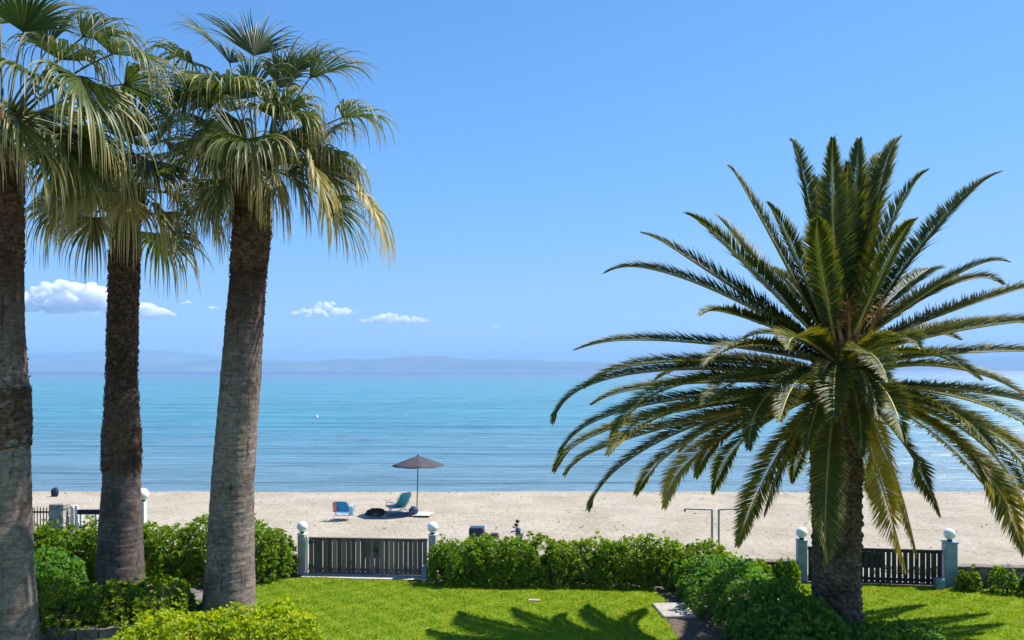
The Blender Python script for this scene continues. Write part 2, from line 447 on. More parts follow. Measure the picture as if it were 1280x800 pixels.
def sea_mat():
    m, nt, out = newmat('sea_water')
    tc = N(nt, 'ShaderNodeTexCoord')
    sp = N(nt, 'ShaderNodeSeparateXYZ'); nt.links.new(tc.outputs['Object'], sp.inputs[0])
    lg = N(nt, 'ShaderNodeMath', operation='LOGARITHM'); nt.links.new(sp.outputs[1], lg.inputs[0]); lg.inputs[1].default_value = 10.0
    # patchy drift of the sea floor and wind
    mp0 = N(nt, 'ShaderNodeMapping'); mp0.inputs['Scale'].default_value = (.004, .02, 1)
    nt.links.new(tc.outputs['Object'], mp0.inputs[0])
    n0 = N(nt, 'ShaderNodeTexNoise', Scale=1.0, Detail=6.0, Roughness=.6); nt.links.new(mp0.outputs[0], n0.inputs['Vector'])
    off = N(nt, 'ShaderNodeMath', operation='MULTIPLY_ADD'); nt.links.new(n0.outputs[0], off.inputs[0]); off.inputs[1].default_value = .35
    sub = N(nt, 'ShaderNodeMath', operation='ADD'); nt.links.new(lg.outputs[0], sub.inputs[0]); sub.inputs[1].default_value = -.175
    nt.links.new(sub.outputs[0], off.inputs[2])
    mr = N(nt, 'ShaderNodeMapRange'); nt.links.new(off.outputs[0], mr.inputs[0]); mr.inputs[1].default_value = 1.55; mr.inputs[2].default_value = 4.0
    # 1.55 -> 35 m, 4 -> 10 km
    depth = ramp(nt, [(0.0, (.10, .19, .235)), (.06, (.078, .20, .275)), (.17, (.042, .215, .295)), (.34, (.06, .245, .34)),
                      (.56, (.09, .22, .34)), (.68, (.075, .14, .30)), (1.0, (.075, .135, .29))], mr.outputs[0])
    cc = depth.outputs[0]
    for sx, sy, lo, hi in ((.06, .32, .82, 1.12), (.008, .05, .93, 1.05), (.22, 1.1, .86, 1.08)):  # wind patches, plus light and dark of ripples painted into the water colour
        mpc = N(nt, 'ShaderNodeMapping'); mpc.inputs['Scale'].default_value = (sx, sy, 1); mpc.inputs['Location'].default_value = (sx * 700, 3, 0)
        nt.links.new(tc.outputs['Object'], mpc.inputs[0])
        nc = N(nt, 'ShaderNodeTexNoise', Scale=1.0, Detail=4.0, Roughness=.6, Distortion=.9); nt.links.new(mpc.outputs[0], nc.inputs['Vector'])
        cc = mixc(nt, 1.0, cc, ramp(nt, [(.36, lo), (.62, hi)], nc.outputs[0]).outputs[0], 'MULTIPLY')
    df = N(nt, 'ShaderNodeBsdfDiffuse'); nt.links.new(cc, df.inputs[0])
    gl = N(nt, 'ShaderNodeBsdfGlossy', Roughness=.34)
    # waves: long crests parallel to the beach plus ripples
    def wave(sx, sy, det, rough=.55, dist=0.0):
        mp = N(nt, 'ShaderNodeMapping'); mp.inputs['Scale'].default_value = (sx, sy, 1); mp.inputs['Rotation'].default_value = (0, 0, R(dist))
        nt.links.new(tc.outputs['Object'], mp.inputs[0])
        n = N(nt, 'ShaderNodeTexNoise', Scale=1.0, Detail=det, Roughness=rough)
        nt.links.new(mp.outputs[0], n.inputs['Vector']); return n.outputs[0]
    w1 = wave(.10, .52, 4.0, .55, 2); w2 = wave(.8, 2.6, 4.0, .6, -6); w3 = wave(.012, .11, 5.0, .6, 1)
    b1 = N(nt, 'ShaderNodeBump', Strength=1.0, Distance=.6); nt.links.new(w1, b1.inputs['Height'])
    b2 = N(nt, 'ShaderNodeBump', Strength=1.0, Distance=.10); nt.links.new(w2, b2.inputs['Height']); nt.links.new(b1.outputs[0], b2.inputs['Normal'])
    b3 = N(nt, 'ShaderNodeBump', Strength=1.0, Distance=4.0); nt.links.new(w3, b3.inputs['Height']); nt.links.new(b2.outputs[0], b3.inputs['Normal'])
    nt.links.new(b3.outputs[0], gl.inputs['Normal'])
    nt.links.new(b3.outputs[0], df.inputs['Normal'])
    fr = N(nt, 'ShaderNodeFresnel', IOR=1.33); nt.links.new(b3.outputs[0], fr.inputs['Normal'])
    mn = N(nt, 'ShaderNodeMath', operation='MULTIPLY'); nt.links.new(fr.outputs[0], mn.inputs[0]); mn.inputs[1].default_value = .85
    mx = N(nt, 'ShaderNodeMixShader'); nt.links.new(mn.outputs[0], mx.inputs[0])
    nt.links.new(df.outputs[0], mx.inputs[1]); nt.links.new(gl.outputs[0], mx.inputs[2])
    nt.links.new(mx.outputs[0], out.inputs[0])
    return m


M['sea'] = sea_mat()

# ------------------------------------------------------------------ world, sun, camera
SUN_EL, SUN_AZ = R(54), R(22)          # azimuth measured from +X towards +Y
sundir = Vector((math.cos(SUN_EL) * math.cos(SUN_AZ), math.cos(SUN_EL) * math.sin(SUN_AZ), math.sin(SUN_EL)))
w = bpy.data.worlds.new('World'); scene.world = w; w.use_nodes = True
nt = w.node_tree; nt.nodes.clear()
sky = nt.nodes.new('ShaderNodeTexSky'); sky.sky_type = 'NISHITA'; sky.sun_disc = False
sky.sun_elevation = SUN_EL
sky.sun_rotation = PI / 2 - SUN_AZ     # clockwise from +Y
sky.altitude = 0; sky.air_density = .8; sky.dust_density = 0; sky.ozone_density = 10
bg = nt.nodes.new('ShaderNodeBackground'); bg.inputs[1].default_value = .10
wo = nt.nodes.new('ShaderNodeOutputWorld')
# keep the sky's own gradient but hold back its bright band low over the sea
dn = nt.nodes.new('ShaderNodeVectorMath'); dn.operation = 'SCALE'; dn.inputs[3].default_value = .1
cv = nt.nodes.new('ShaderNodeRGBCurve')
for ch, pts in ((0, ((0, 0), (.075, .068), (.105, .094), (.245, .20), (.40, .265), (1, .62))),
                (1, ((0, 0), (.168, .192), (.231, .246), (.45, .35), (.577, .395), (1, .72))),
                (2, ((0, 0), (.20, .25), (.40, .455), (.51, .525), (.706, .555), (1, .78)))):
    c_ = cv.mapping.curves[ch]
    while len(c_.points) > 2: c_.points.remove(c_.points[1])
    c_.points[0].location = pts[0]; c_.points[-1].location = pts[-1]
    for p_ in pts[1:-1]: c_.points.new(*p_)
cv.mapping.update()
upn = nt.nodes.new('ShaderNodeVectorMath'); upn.operation = 'SCALE'; upn.inputs[3].default_value = 10.0
nt.links.new(sky.outputs[0], dn.inputs[0]); nt.links.new(dn.outputs[0], cv.inputs['Color'])
nt.links.new(cv.outputs[0], upn.inputs[0]); nt.links.new(upn.outputs[0], bg.inputs[0])
nt.links.new(bg.outputs[0], wo.inputs[0])

sl = bpy.data.lights.new('sun', 'SUN'); sl.energy = 4.2; sl.angle = R(.53); sl.color = (1.0, .95, .87)
so = bpy.data.objects.new('sun', sl); link(so)
so.rotation_euler = (-sundir).to_track_quat('-Z', 'Y').to_euler()

cd = bpy.data.cameras.new('camera'); cam = bpy.data.objects.new('camera', cd); link(cam)
cam.location = (0, 0, CH); cam.rotation_euler = (PI / 2, 0, 0)
cd.sensor_width = 36; cd.lens = 36 * F / 1280; cd.shift_y = (HZ - 400) / 1280
cd.clip_start = .1; cd.clip_end = 200000
scene.camera = cam
scene.view_settings.view_transform = 'Standard'
scene.view_settings.look = 'None'
scene.view_settings.exposure = 1.0
scene.view_settings.gamma = 1.0
scene.view_settings.use_curve_mapping = False
scene.render.engine = 'CYCLES'
scene.cycles.use_denoising = True
scene.cycles.max_bounces = 30
scene.cycles.diffuse_bounces = 3
scene.cycles.glossy_bounces = 3
scene.cycles.transmission_bounces = 4
scene.cycles.volume_bounces = 28
scene.cycles.transparent_max_bounces = 8
scene.cycles.sample_clamp_indirect = 6

# ------------------------------------------------------------------ setting
SEA_Z = -.70


def beach_z(y):
    return np.interp(y, [-400, 19.2, 19.6, 25, 31, 36, 37.3, 38.2, 46, 90], [-.08, -.08, -.22, -.36, -.48, -.60, -.66, -.76, -1.15, -3.5])


ys = np.concatenate([[-400, 0, 15], np.linspace(19, 39, 110), [46, 90]])
xs = np.concatenate([[-3000, -600, -120], np.linspace(-45, 45, 180), [120, 600, 3000]])
X, Y = np.meshgrid(xs, ys)
Z = beach_z(Y)
und = np.zeros_like(X)
for k in range(26):
    a = rng.uniform(0, 2 * PI); fq = rng.uniform(.5, 4.5); ph = rng.uniform(0, 6.28)
    und += np.sin((X * math.cos(a) * .6 + Y * math.sin(a)) * fq + ph) * .012 / fq ** .5
Z = Z + und * np.clip(np.minimum((Y - 19.4) / 1.0, (37.2 - Y) / 3.0), 0, 1) * (np.abs(X) < 44)
Z = Z + (.016 * np.sin(X * .33 + 1) + .012 * np.sin(X * .81) + .006 * np.sin(X * 2.3)) * np.clip(1 - np.abs(Y - 37.6) / 1.6, 0, 1)
V = np.stack([X, Y, Z], -1).reshape(-1, 3)
nx, ny = len(xs), len(ys)
idx = np.arange(nx * ny).reshape(ny, nx)
Q = np.stack([idx[:-1, :-1], idx[:-1, 1:], idx[1:, 1:], idx[1:, :-1]], -1).reshape(-1, 4)
tag(mesh_arrays('beach', V, [Q], M['sand'], smooth=True), kind='structure')

sv = np.array([[-39000, 35, SEA_Z], [39000, 35, SEA_Z], [39000, 29000, SEA_Z], [-39000, 29000, SEA_Z]])
tag(mesh_arrays('sea', sv, [np.array([[0, 1, 2, 3]])], M['sea']), kind='structure')


def sheet(name, pts, z, mat):
    m = MB(); n = len(pts)
    m.add([(x, y, z) for x, y in pts], [tuple(range(n))])
    return tag(m.build(name, mat), kind='structure')


LAWN_L = [(-30, 2), (3.05, 2), (3.1, 14.5), (3.1, 16.0), (3.35, 17.6), (3.2, 18.45), (-1.6, 18.9), (-5.0, 19.35), (-6.0, 18.9), (-6.4, 17.8), (-9, 17.2), (-30, 18.6)]
LAWN_R = [(4.3, 2), (30, 2), (30, 16.9), (10.4, 18.35), (8.5, 18.75), (7.1, 18.85), (6.4, 18.7), (5.5, 18.75), (5.5, 17.2), (4.6, 15.0)]
sheet('ground', [(-60, -30), (60, -30), (60, 15.2), (10.4, 18.7), (7.0, 19.1), (-2, 19.55), (-5.2, 19.8), (-60, 22)], -.03, M['soil'])
sheet('lawn', LAWN_L, 0.0, M['lawn'])
sheet('lawn', LAWN_R, 0.0, M['lawn'])
sheet('path', [(-5.1, 19.32), (-2.0, 19.02), (-2.0, 19.46), (-5.1, 19.73)], .012, M['concrete'])


def inside(poly, x, y):
    r = np.zeros(len(x), bool); j = len(poly) - 1
    for i in range(len(poly)):
        xi, yi = poly[i]; xj, yj = poly[j]
        c = ((yi > y) != (yj > y)) & (x < (xj - xi) * (y - yi) / (yj - yi + 1e-12) + xi)
        r ^= c; j = i
    return r


def lump(p, seed, f=1.0):
    x, y, z = p[:, 0] * f, p[:, 1] * f, p[:, 2] * f
    return (np.sin(x * 2.3 + seed) * np.cos(y * 2.9 + seed * 2) + np.sin(x * 5.1 + y * 3.7 + seed * 3) * .6 + np.sin(z * 6 + x * 4.3 - y * 5 + seed) * .5 + np.sin(x * 11 + seed) * np.cos(y * 12) * .4) / 2.2


def grass_patch():
    Vs = []
    for poly, x0, x1, y0, y1 in ((LAWN_L, -12, 3.5, 12.0, 19.4), (LAWN_R, 4.2, 18.5, 12.0, 18.9)):
        n = int((x1 - x0) * (y1 - y0) * 2300)
        x = rng.uniform(x0, x1, n); y = rng.uniform(y0, y1, n)
        k = inside(poly, x, y) & (np.abs(x) < y * .95)
        Vs.append(np.stack([x[k], y[k]], 1))
    p = np.concatenate(Vs); n = len(p)
    a = rng.uniform(0, 2 * PI, n); h = rng.uniform(.012, .036, n) * (1 + .75 * np.clip(lump(np.stack([p[:, 0], p[:, 1], p[:, 0] * 0], 1), 3.0, 2.2) + .6 * lump(np.stack([p[:, 1], p[:, 0], p[:, 0] * 0], 1), 8.0, 5.5), -.9, 1.4)); wd = rng.uniform(.006, .013, n)
    dx, dy = np.cos(a) * wd, np.sin(a) * wd
    b = np.stack([p[:, 0], p[:, 1], np.full(n, .001)], 1)
    v0 = b + np.stack([dx, dy, 0 * dx], 1); v1 = b - np.stack([dx, dy, 0 * dx], 1)
    ln = rng.normal(0, .018, (n, 2))
    v2 = b + np.stack([ln[:, 0], ln[:, 1], h], 1)
    V = np.stack([v0, v1, v2], 1).reshape(-1, 3)
    T = np.arange(3 * n).reshape(n, 3)
    tag(mesh_arrays('grass', V, [T], M['grass']), kind='stuff', label='short bright green lawn grass', cat='grass')


grass_patch()


# ------------------------------------------------------------------ far hills
def hill_mat():
    m, nt, out = newmat('far_hills')
    tc = N(nt, 'ShaderNodeTexCoord')
    n1 = N(nt, 'ShaderNodeTexNoise', Scale=.0012, Detail=8.0, Roughness=.65); nt.links.new(tc.outputs['Object'], n1.inputs['Vector'])
    rp = ramp(nt, [(.42, (.05, .075, .035)), (.6, (.12, .12, .075)), (.72, (.30, .27, .22))], n1.outputs[0])
    b = N(nt, 'ShaderNodeBsdfPrincipled', Roughness=.95); nt.links.new(rp.outputs[0], b.inputs['Base Color'])
    nt.links.new(b.outputs[0], out.inputs[0]); return m


M['hill'] = hill_mat()


def ridge(name, prof, d, width, seed):
    """prof: (photo column, photo row of the crest)."""
    px = np.linspace(prof[0][0], prof[-1][0], 420)
    py = np.interp(px, [p[0] for p in prof], [p[1] for p in prof])
    rows = 26; Vs = []
    for j in range(rows):
        u = j / (rows - 1)
        yy = d - width + 2 * width * u
        shp = math.sin(PI * u) ** .8
        for i in range(len(px)):
            x = (px[i] - 640) / F * d
            crest = CH + (HZ - py[i]) / F * d
            nz = mnoise.fractal(Vector((x * .0007 + seed, yy * .0007, seed)), 1.0, 2.0, 6)
            z = crest * shp * (1 + .35 * nz * (1 - .6 * shp)) + crest * .10 * nz * shp
            Vs.append((x, yy, max(z, 0) - 2))
    n = len(px); idx = np.arange(n * rows).reshape(rows, n)
    Q = np.stack([idx[:-1, :-1], idx[:-1, 1:], idx[1:, 1:], idx[1:, :-1]], -1).reshape(-1, 4)
    tag(mesh_arrays(name, np.array(Vs), [Q], M['hill'], smooth=True), kind='structure')


ridge('hills', [(-900, 452), (-400, 449), (0, 452), (150, 452), (260, 451), (340, 450), (400, 452), (450, 449), (480, 448), (515, 445), (545, 444.5), (565, 447), (610, 450), (680, 451), (760, 455),
                (840, 456), (930, 455), (1050, 456), (1180, 453), (1300, 452), (1600, 450), (2200, 454)], 16000, 1500, 3.1)
ridge('hills', [(-900, 448), (-300, 442), (20, 441), (120, 440), (210, 440), (262, 442), (320, 449), (420, 454), (560, 455), (600, 449), (650, 448), (720, 452), (800, 456), (860, 452), (960, 450), (1100, 449), (1300, 447), (2200, 452)], 23000, 2000, 8.4)


# ------------------------------------------------------------------ haze
def haze_box(dens, col):
    m, nt, out = newmat('haze_air')
    v = N(nt, 'ShaderNodeVolumePrincipled', Density=dens, Anisotropy=.0)
    v.inputs['Color'].default_value = (*col, 1)
    nt.links.new(v.outputs[0], out.inputs['Volume'])
    b = MB(); b.box((0, 14500, 298), (84000, 33000, 604))
    o = b.build('haze', m)
    tag(o, kind='stuff', label='thin blue sea haze', cat='haze')


haze_box(9e-5, (.33, .54, .74))


# ------------------------------------------------------------------ clouds
def cloud_mat():
    m, nt, out = newmat('cloud_vapour')
    v = N(nt, 'ShaderNodeVolumePrincipled', Density=.015, Anisotropy=.0)
    v.inputs['Color'].default_value = (1, 1, 1, 1)
    nt.links.new(v.outputs[0], out.inputs['Volume'])
    return m


M['cloud'] = cloud_mat()


def cloud(label, prof, base, d, seed, n, rmax=5.0, vox=26):
    """prof: (photo column, height of the top over the base row) along the cloud; one billowing closed skin."""
    import bmesh
    rc = np.random.default_rng(seed)
    xs_ = [p[0] for p in prof]; hs_ = [p[1] for p in prof]
    c0 = P((xs_[0] + xs_[-1]) / 2, base, d); k = d / F
    bm = bmesh.new()
    for q in range(n):
        x = rc.uniform(xs_[0], xs_[-1]); h = np.interp(x, xs_, hs_)
        r = min(rmax, max(1.1, h * rc.uniform(.18, .42)))
        y = base - max(0, h - r) * rc.random() ** .7 + r * .25
        c = P(x, y, d) + np.array([0, rc.normal(0, max(60, h * k * .5)), 0])
        ret = bmesh.ops.create_icosphere(bm, subdivisions=2, radius=r * k)
        bmesh.ops.scale(bm, verts=ret['verts'], vec=(1.25, 1.1, .8))
        bmesh.ops.translate(bm, verts=ret['verts'], vec=Vector(c - c0))
    me = bpy.data.meshes.new('cloud'); bm.to_mesh(me); bm.free()
    o = bpy.data.objects.new('cloud', me); o.location = c0; link(o)
    rm = o.modifiers.new('r', 'REMESH'); rm.mode = 'VOXEL'; rm.voxel_size = vox
    for nm, sc_, st in (('cloud_lumps', 150, 110), ('cloud_fluff', 48, 55)):
        tx = bpy.data.textures.new(nm, 'CLOUDS'); tx.noise_scale = sc_; tx.noise_depth = 5
        dm = o.modifiers.new(nm, 'DISPLACE'); dm.texture = tx; dm.strength = st; dm.mid_level = .5; dm.texture_coords = 'LOCAL'
    me.materials.append(M['cloud'])
    tag(o, label, 'cloud', 'small white clouds low over the sea')
    return o


cloud('largest white cumulus cloud low in the sky between the two leftmost palms',
      [(18, 10), (30, 22), (42, 24), (54, 29), (66, 37), (82, 41), (96, 34), (110, 37), (126, 31), (140, 22), (152, 7)], 386, 20000, 1, 330, 6.5)
cloud('small white cloud just right of the second palm trunk', [(168, 20), (178, 21), (192, 16), (206, 10), (219, 4)], 394, 20000, 2, 90, 6)
cloud('tiny white cloud puff right of the second palm trunk', [(228, 3), (235, 6), (242, 3)], 380, 20000, 3, 16, 3, 20)
cloud('faint cloud puff close to the left edge of the leaning third palm trunk', [(259, 5), (264, 7), (275, 3)], 387, 20000, 4, 16, 3, 20)
cloud('thin broken cloud just right of the leaning third palm trunk', [(366, 6), (378, 12), (390, 9), (402, 16), (412, 22), (424, 13), (434, 12), (443, 6)], 394, 20000, 5, 60, 3.2, 20)
cloud('flat elongated white cloud above the middle of the far hills', [(447, 3), (462, 6), (474, 10), (484, 15), (494, 10), (510, 9), (524, 7), (537, 3)], 402, 20000, 6, 110, 4, 20)
cloud('tiny flat cloud speck over the open sea left of the date palm', [(615, 2.5), (624, 4), (632, 2.5)], 409, 20000, 7, 14, 2, 18)


# ------------------------------------------------------------------ palms
ZUP = np.array([0, 0, 1.0])


def norm(v):
    return v / (np.linalg.norm(v, axis=-1, keepdims=True) + 1e-9)


def tube_arrays(pts, rs, n=6):
    pts = np.asarray(pts); m = len(pts)
    t = np.gradient(pts, axis=0); t = norm(t)
    ref = np.array([0, 0, 1.0]) if abs(t[0][2]) < .9 else np.array([1.0, 0, 0])
    V = []
    for i in range(m):
        a = norm(np.cross(t[i], ref)); b = np.cross(t[i], a)
        for k in range(n):
            w_ = 2 * PI * k / n
            V.append(pts[i] + (a * math.cos(w_) + b * math.sin(w_)) * rs[i])
    Q = []
    for i in range(m - 1):
        for k in range(n):
            l = (k + 1) % n
            Q.append((i * n + k, i * n + l, (i + 1) * n + l, (i + 1) * n + k))
    return np.array(V), np.array(Q)


def fan_frond(parent, origin, base, hast, tip, age, spread=108, nseg=40, droop=1.0, limp=0.0):
    """A palmate leaf: petiole base -> hast, blade fanned from hast with its middle segment heading for tip."""
    base, hast, tip = map(np.asarray, (base, hast, tip))
    L = np.linalg.norm(hast - base)
    mid = (base + hast) / 2 + ZUP * L * .07 * (1 if hast[2] > base[2] - .5 else 1.6)
    tt = np.linspace(0, 1, 8)[:, None]
    pet = (1 - tt) ** 2 * base + 2 * tt * (1 - tt) * (2 * mid - (base + hast) / 2) + tt ** 2 * hast
    pv, pq = tube_arrays(pet - origin, np.linspace(.027, .013, 8), 6)
    d = norm(tip - hast); bl = np.linalg.norm(tip - hast)
    out = norm(pet[-1] - pet[-3])
    ref = ZUP * 1.0 - .45 * np.array([out[0], out[1], 0])
    nrm = norm(ref - d * np.dot(ref, d)); s = np.cross(d, nrm)
    NT = 10; ts = np.linspace(0, 1, NT)
    Vv = []; Uv = []; Fq = []
    b0 = 0
    for k in range(nseg):
        ph = R(-spread + 2 * spread * (k + .5) / nseg) + rng.normal(0, .015)
        c_, s_ = math.cos(ph), math.sin(ph)
        dir_ = norm(c_ * d + s_ * s + nrm * (.30 * abs(s_) - .10 * c_))
        wv = -s_ * d + c_ * s
        ln = bl * (.94 + .22 * c_) * rng.uniform(.88, 1.08)
        dphi = R(2 * spread / nseg)
        p = hast.copy() if True else None
        split = rng.uniform(.38, .52)
        kd = droop * rng.uniform(.5, 1.7) * (.35 + 7.5 * min(age, .3) + 1.5 * max(0, age - .3))
        twist = rng.normal(0, 1.0)
        dd = dir_.copy(); dt = ln / (NT - 1)
        for i, t in enumerate(ts):
            if i > 0:
                g = limp * .25 + (kd * (.22 + (t - split)) if t > split else 0.0)
                dd = norm(dd + np.array([0, 0, -1.0]) * g * .5 + rng.normal(0, .035, 3) * (t > split))
                p = p + dd * dt
            r = t * ln
            if t <= split: wd = r * math.tan(dphi / 2) * 1.04 + .004
            else: wd = max(.0015, split * ln * math.tan(dphi / 2) * (1 - (t - split) / (1 - split)) ** .75 * .86)
            tw = twist * max(0, t - split) * 1.6
            fn = norm(np.cross(wv, dd))
            ww = wv * math.cos(tw) + fn * math.sin(tw)
            fl = fn * math.cos(tw) - wv * math.sin(tw)
            Vv += [p - ww * wd + fl * wd * .55, p - fl * wd * .15, p + ww * wd + fl * wd * .55]
            Uv += [(t, age)] * 3
            if i > 0:
                a = b0 + (i - 1) * 3; b = b0 + i * 3
                Fq += [(a, a + 1, b + 1, b), (a + 1, a + 2, b + 2, b + 1)]
        b0 += NT * 3
    Vv = np.array(Vv) - origin
    allV = np.concatenate([pv, Vv]); Q2 = np.array(Fq) + len(pv)
    uv = np.concatenate([np.zeros((len(pv), 2)), np.array(Uv)])
    o = mesh_arrays('frond', allV, [pq, Q2], [M['petiole'], M['fan']], uv=uv, mi=[0, 1], smooth=True, parent=parent)
    return o


def fan_trunk(parent, origin, prof, d, mat, seed, rough=.02):
    """prof rows: (photo row, left column, right column)."""
    rows = np.array(prof, float); rows = rows[np.argsort(-rows[:, 0])]
    y = np.arange(rows[0, 0], rows[-1, 0] - 1, -1.6)
    lft = np.interp(-y, -rows[:, 0], rows[:, 1]); rgt = np.interp(-y, -rows[:, 0], rows[:, 2])
    nth = 64; th = np.linspace(0, 2 * PI, nth, endpoint=False)
    V = []
    for i in range(len(y)):
        c = P((lft[i] + rgt[i]) / 2, y[i], d); r = (rgt[i] - lft[i]) / 2 / F * d * .955
        z = c[2]
        ringv = .006 * math.sin(z * 39 + 4 * math.sin(z * 5 + seed)) + .010 * mnoise.noise(Vector((seed, 1, z * 14)))
        for a in th:
            q = Vector((math.cos(a) * 2.2, math.sin(a) * 2.2, z * 7 + seed))
            nzv = mnoise.noise(q) * rough + mnoise.noise(Vector((math.cos(a) * 7, math.sin(a) * 7, z * 1.2 + seed))) * rough * .8
            rr = r * (1 + nzv * 1.2 + ringv)
            V.append((c[0] + rr * math.cos(a) - origin[0], c[1] + rr * math.sin(a) - origin[1], z - origin[2]))
    n = len(y); idx = np.arange(n * nth).reshape(n, nth); nxt = np.roll(idx, -1, 1)
    Q = np.stack([idx[:-1], nxt[:-1], nxt[1:], idx[1:]], -1).reshape(-1, 4)
    cap = len(V); V.append(tuple(P((lft[-1] + rgt[-1]) / 2, y[-1] - 2, d) - origin))
    T = np.stack([idx[-1], nxt[-1], np.full(nth, cap)], -1)
    def at(yy):
        l = np.interp(-yy, -rows[:, 0], rows[:, 1]); r_ = np.interp(-yy, -rows[:, 0], rows[:, 2])
        return P((l + r_) / 2, yy, d), (r_ - l) / 2 / F * d
    return (np.array(V), Q, T), at


def boots(origin, at, zones):
    """Old leaf bases clinging to the trunk. zones: (row from, row to, count, length)."""
    V = []; T = []; Q = []
    for y0, y1, n, ln0 in zones:
        for _ in range(n):
            yy = rng.uniform(y1, y0); c, r = at(yy); a = rng.uniform(0, 2 * PI)
            o = np.array([math.cos(a), math.sin(a), 0]); tg = np.array([-math.sin(a), math.cos(a), 0])
            ln = ln0 * rng.uniform(.5, 1.5); wd = ln0 * rng.uniform(.35, .8)
            up = norm(ZUP * rng.uniform(.5, 1.1) * (1 if rng.random() < .75 else -1) + o * rng.uniform(.06, .6) + tg * rng.normal(0, .35))
            p0 = c + o * (r * .955 - .025)
            th = .018
            b = len(V)
            V += [p0 - tg * wd, p0 + tg * wd, p0 + up * ln * .6 + tg * wd * .6 + o * th, p0 + up * ln * .6 - tg * wd * .6 + o * th, p0 + up * ln + o * th * .5 + tg * rng.normal(0, .02)]
            V += [p0 + o * .045 - tg * wd * .3, p0 + o * .045 + tg * wd * .3]
            Q.append((b, b + 1, b + 2, b + 3)); T.append((b + 3, b + 2, b + 4))
            T.append((b + 5, b + 6, b + 4)); Q.append((b, b + 5, b + 4, b + 3)); Q.append((b + 6, b + 1, b + 2, b + 4))
    return np.array(V) - origin, np.array(Q), np.array(T)


def fan_palm(label, d, basepx, prof, trunkmat, zones, heart, leaves, seed, nfill, fill_dy=(.2, 1.6), lean=0):
    origin = P(basepx[0], basepx[1], d)
    root = empty('fan_palm', origin)
    tag(root, label, 'palm tree', 'fan palms with tall trunks')
    (tv, tq, tt_), at = fan_trunk(root, origin, prof, d, trunkmat, seed)
    bv, bq, bt = boots(origin, at, zones)
    nb = len(tv)
    tr = mesh_arrays('trunk', np.concatenate([tv, bv]), [tq, tt_, bq + nb, bt + nb], [trunkmat, M['boot']], mi=[0, 0, 1, 1], parent=root)
    tr.data.polygons.foreach_set('use_smooth', np.concatenate([np.ones(len(tq) + len(tt_), bool), np.zeros(len(bq) + len(bt), bool)]))
    H = P(heart[0], heart[1], d)
    # heart of the crown: a fibrous bud with sheaths
    topc, topr = at(prof[-1][0])
    m = MB(); hgt = H[2] - topc[2]
    m.lathe([(topr * .95, -.05), (topr * 1.0, hgt * .25), (topr * .8, hgt * .6), (topr * .5, hgt * .9), (topr * .2, hgt * 1.15), (.02, hgt * 1.35)], tuple(topc - origin), 20)
    for k in range(46):
        a = rng.uniform(0, 2 * PI); u = rng.uniform(0, 1); zz = hgt * u * .9; rr = topr * (1.0 - .45 * u)
        o_ = np.array([math.cos(a), math.sin(a), 0])
        p0 = topc - origin + o_ * rr * .85 + ZUP * zz
        m.tube([p0, p0 + o_ * .12 + ZUP * .12, p0 + o_ * (.2 + .1 * rng.random()) + ZUP * (.3 + .15 * rng.random())], [.05, .035, .02], 5)
    crown = m.build('crown', M['fibre'], root)
    for lf in leaves:
        hx, hy, dy, tx, ty, age = lf[:6]; dr = lf[6] if len(lf) > 6 else 1.0
        h = P(hx, hy, d + dy); k = np.linalg.norm([(tx - hx), (ty - hy)]) / F * d
        ext = lf[7] if len(lf) > 7 else dy * .55
        t = P(tx, ty, d + dy + ext)
        # keep the blade a believable length
        bl = np.linalg.norm(t - h); tgt = min(max(bl, 1.25), 1.75); t = h + (t - h) / bl * tgt
        o_ = norm(np.array([h[0] - H[0], h[1] - H[1], 0.0001]))
        b = H + o_ * topr * .45 + ZUP * rng.uniform(-.15, .1)
        fan_frond(crown, origin, b, h, t, age, spread=72 if (age < .16 or dy < -.75) else rng.uniform(85, 102), droop=dr, limp=.15 if age > .4 else 0.0)
    for k in range(nfill):
        az = rng.uniform(.05 * PI, .95 * PI) if k % 4 else rng.uniform(-PI, 0)
        el = R(rng.uniform(-35, 55) if k % 3 else rng.uniform(5, 48)); age = float(np.clip(.36 - el * .25 + rng.normal(0, .12), .1, .8))
        dv = np.array([math.cos(az) * math.cos(el), math.sin(az) * math.cos(el), math.sin(el)])
        h = H + dv * rng.uniform(1.15, 1.6)
        t = h + norm(dv + np.array([0, 0, -.35 - .3 * age])) * rng.uniform(1.25, 1.55)
        b = H + np.array([dv[0], dv[1], 0]) * topr * .45 + ZUP * rng.uniform(-.15, .1)
        fan_frond(crown, origin, b, h, t, age, spread=rng.uniform(75, 100), limp=.1)
    return root


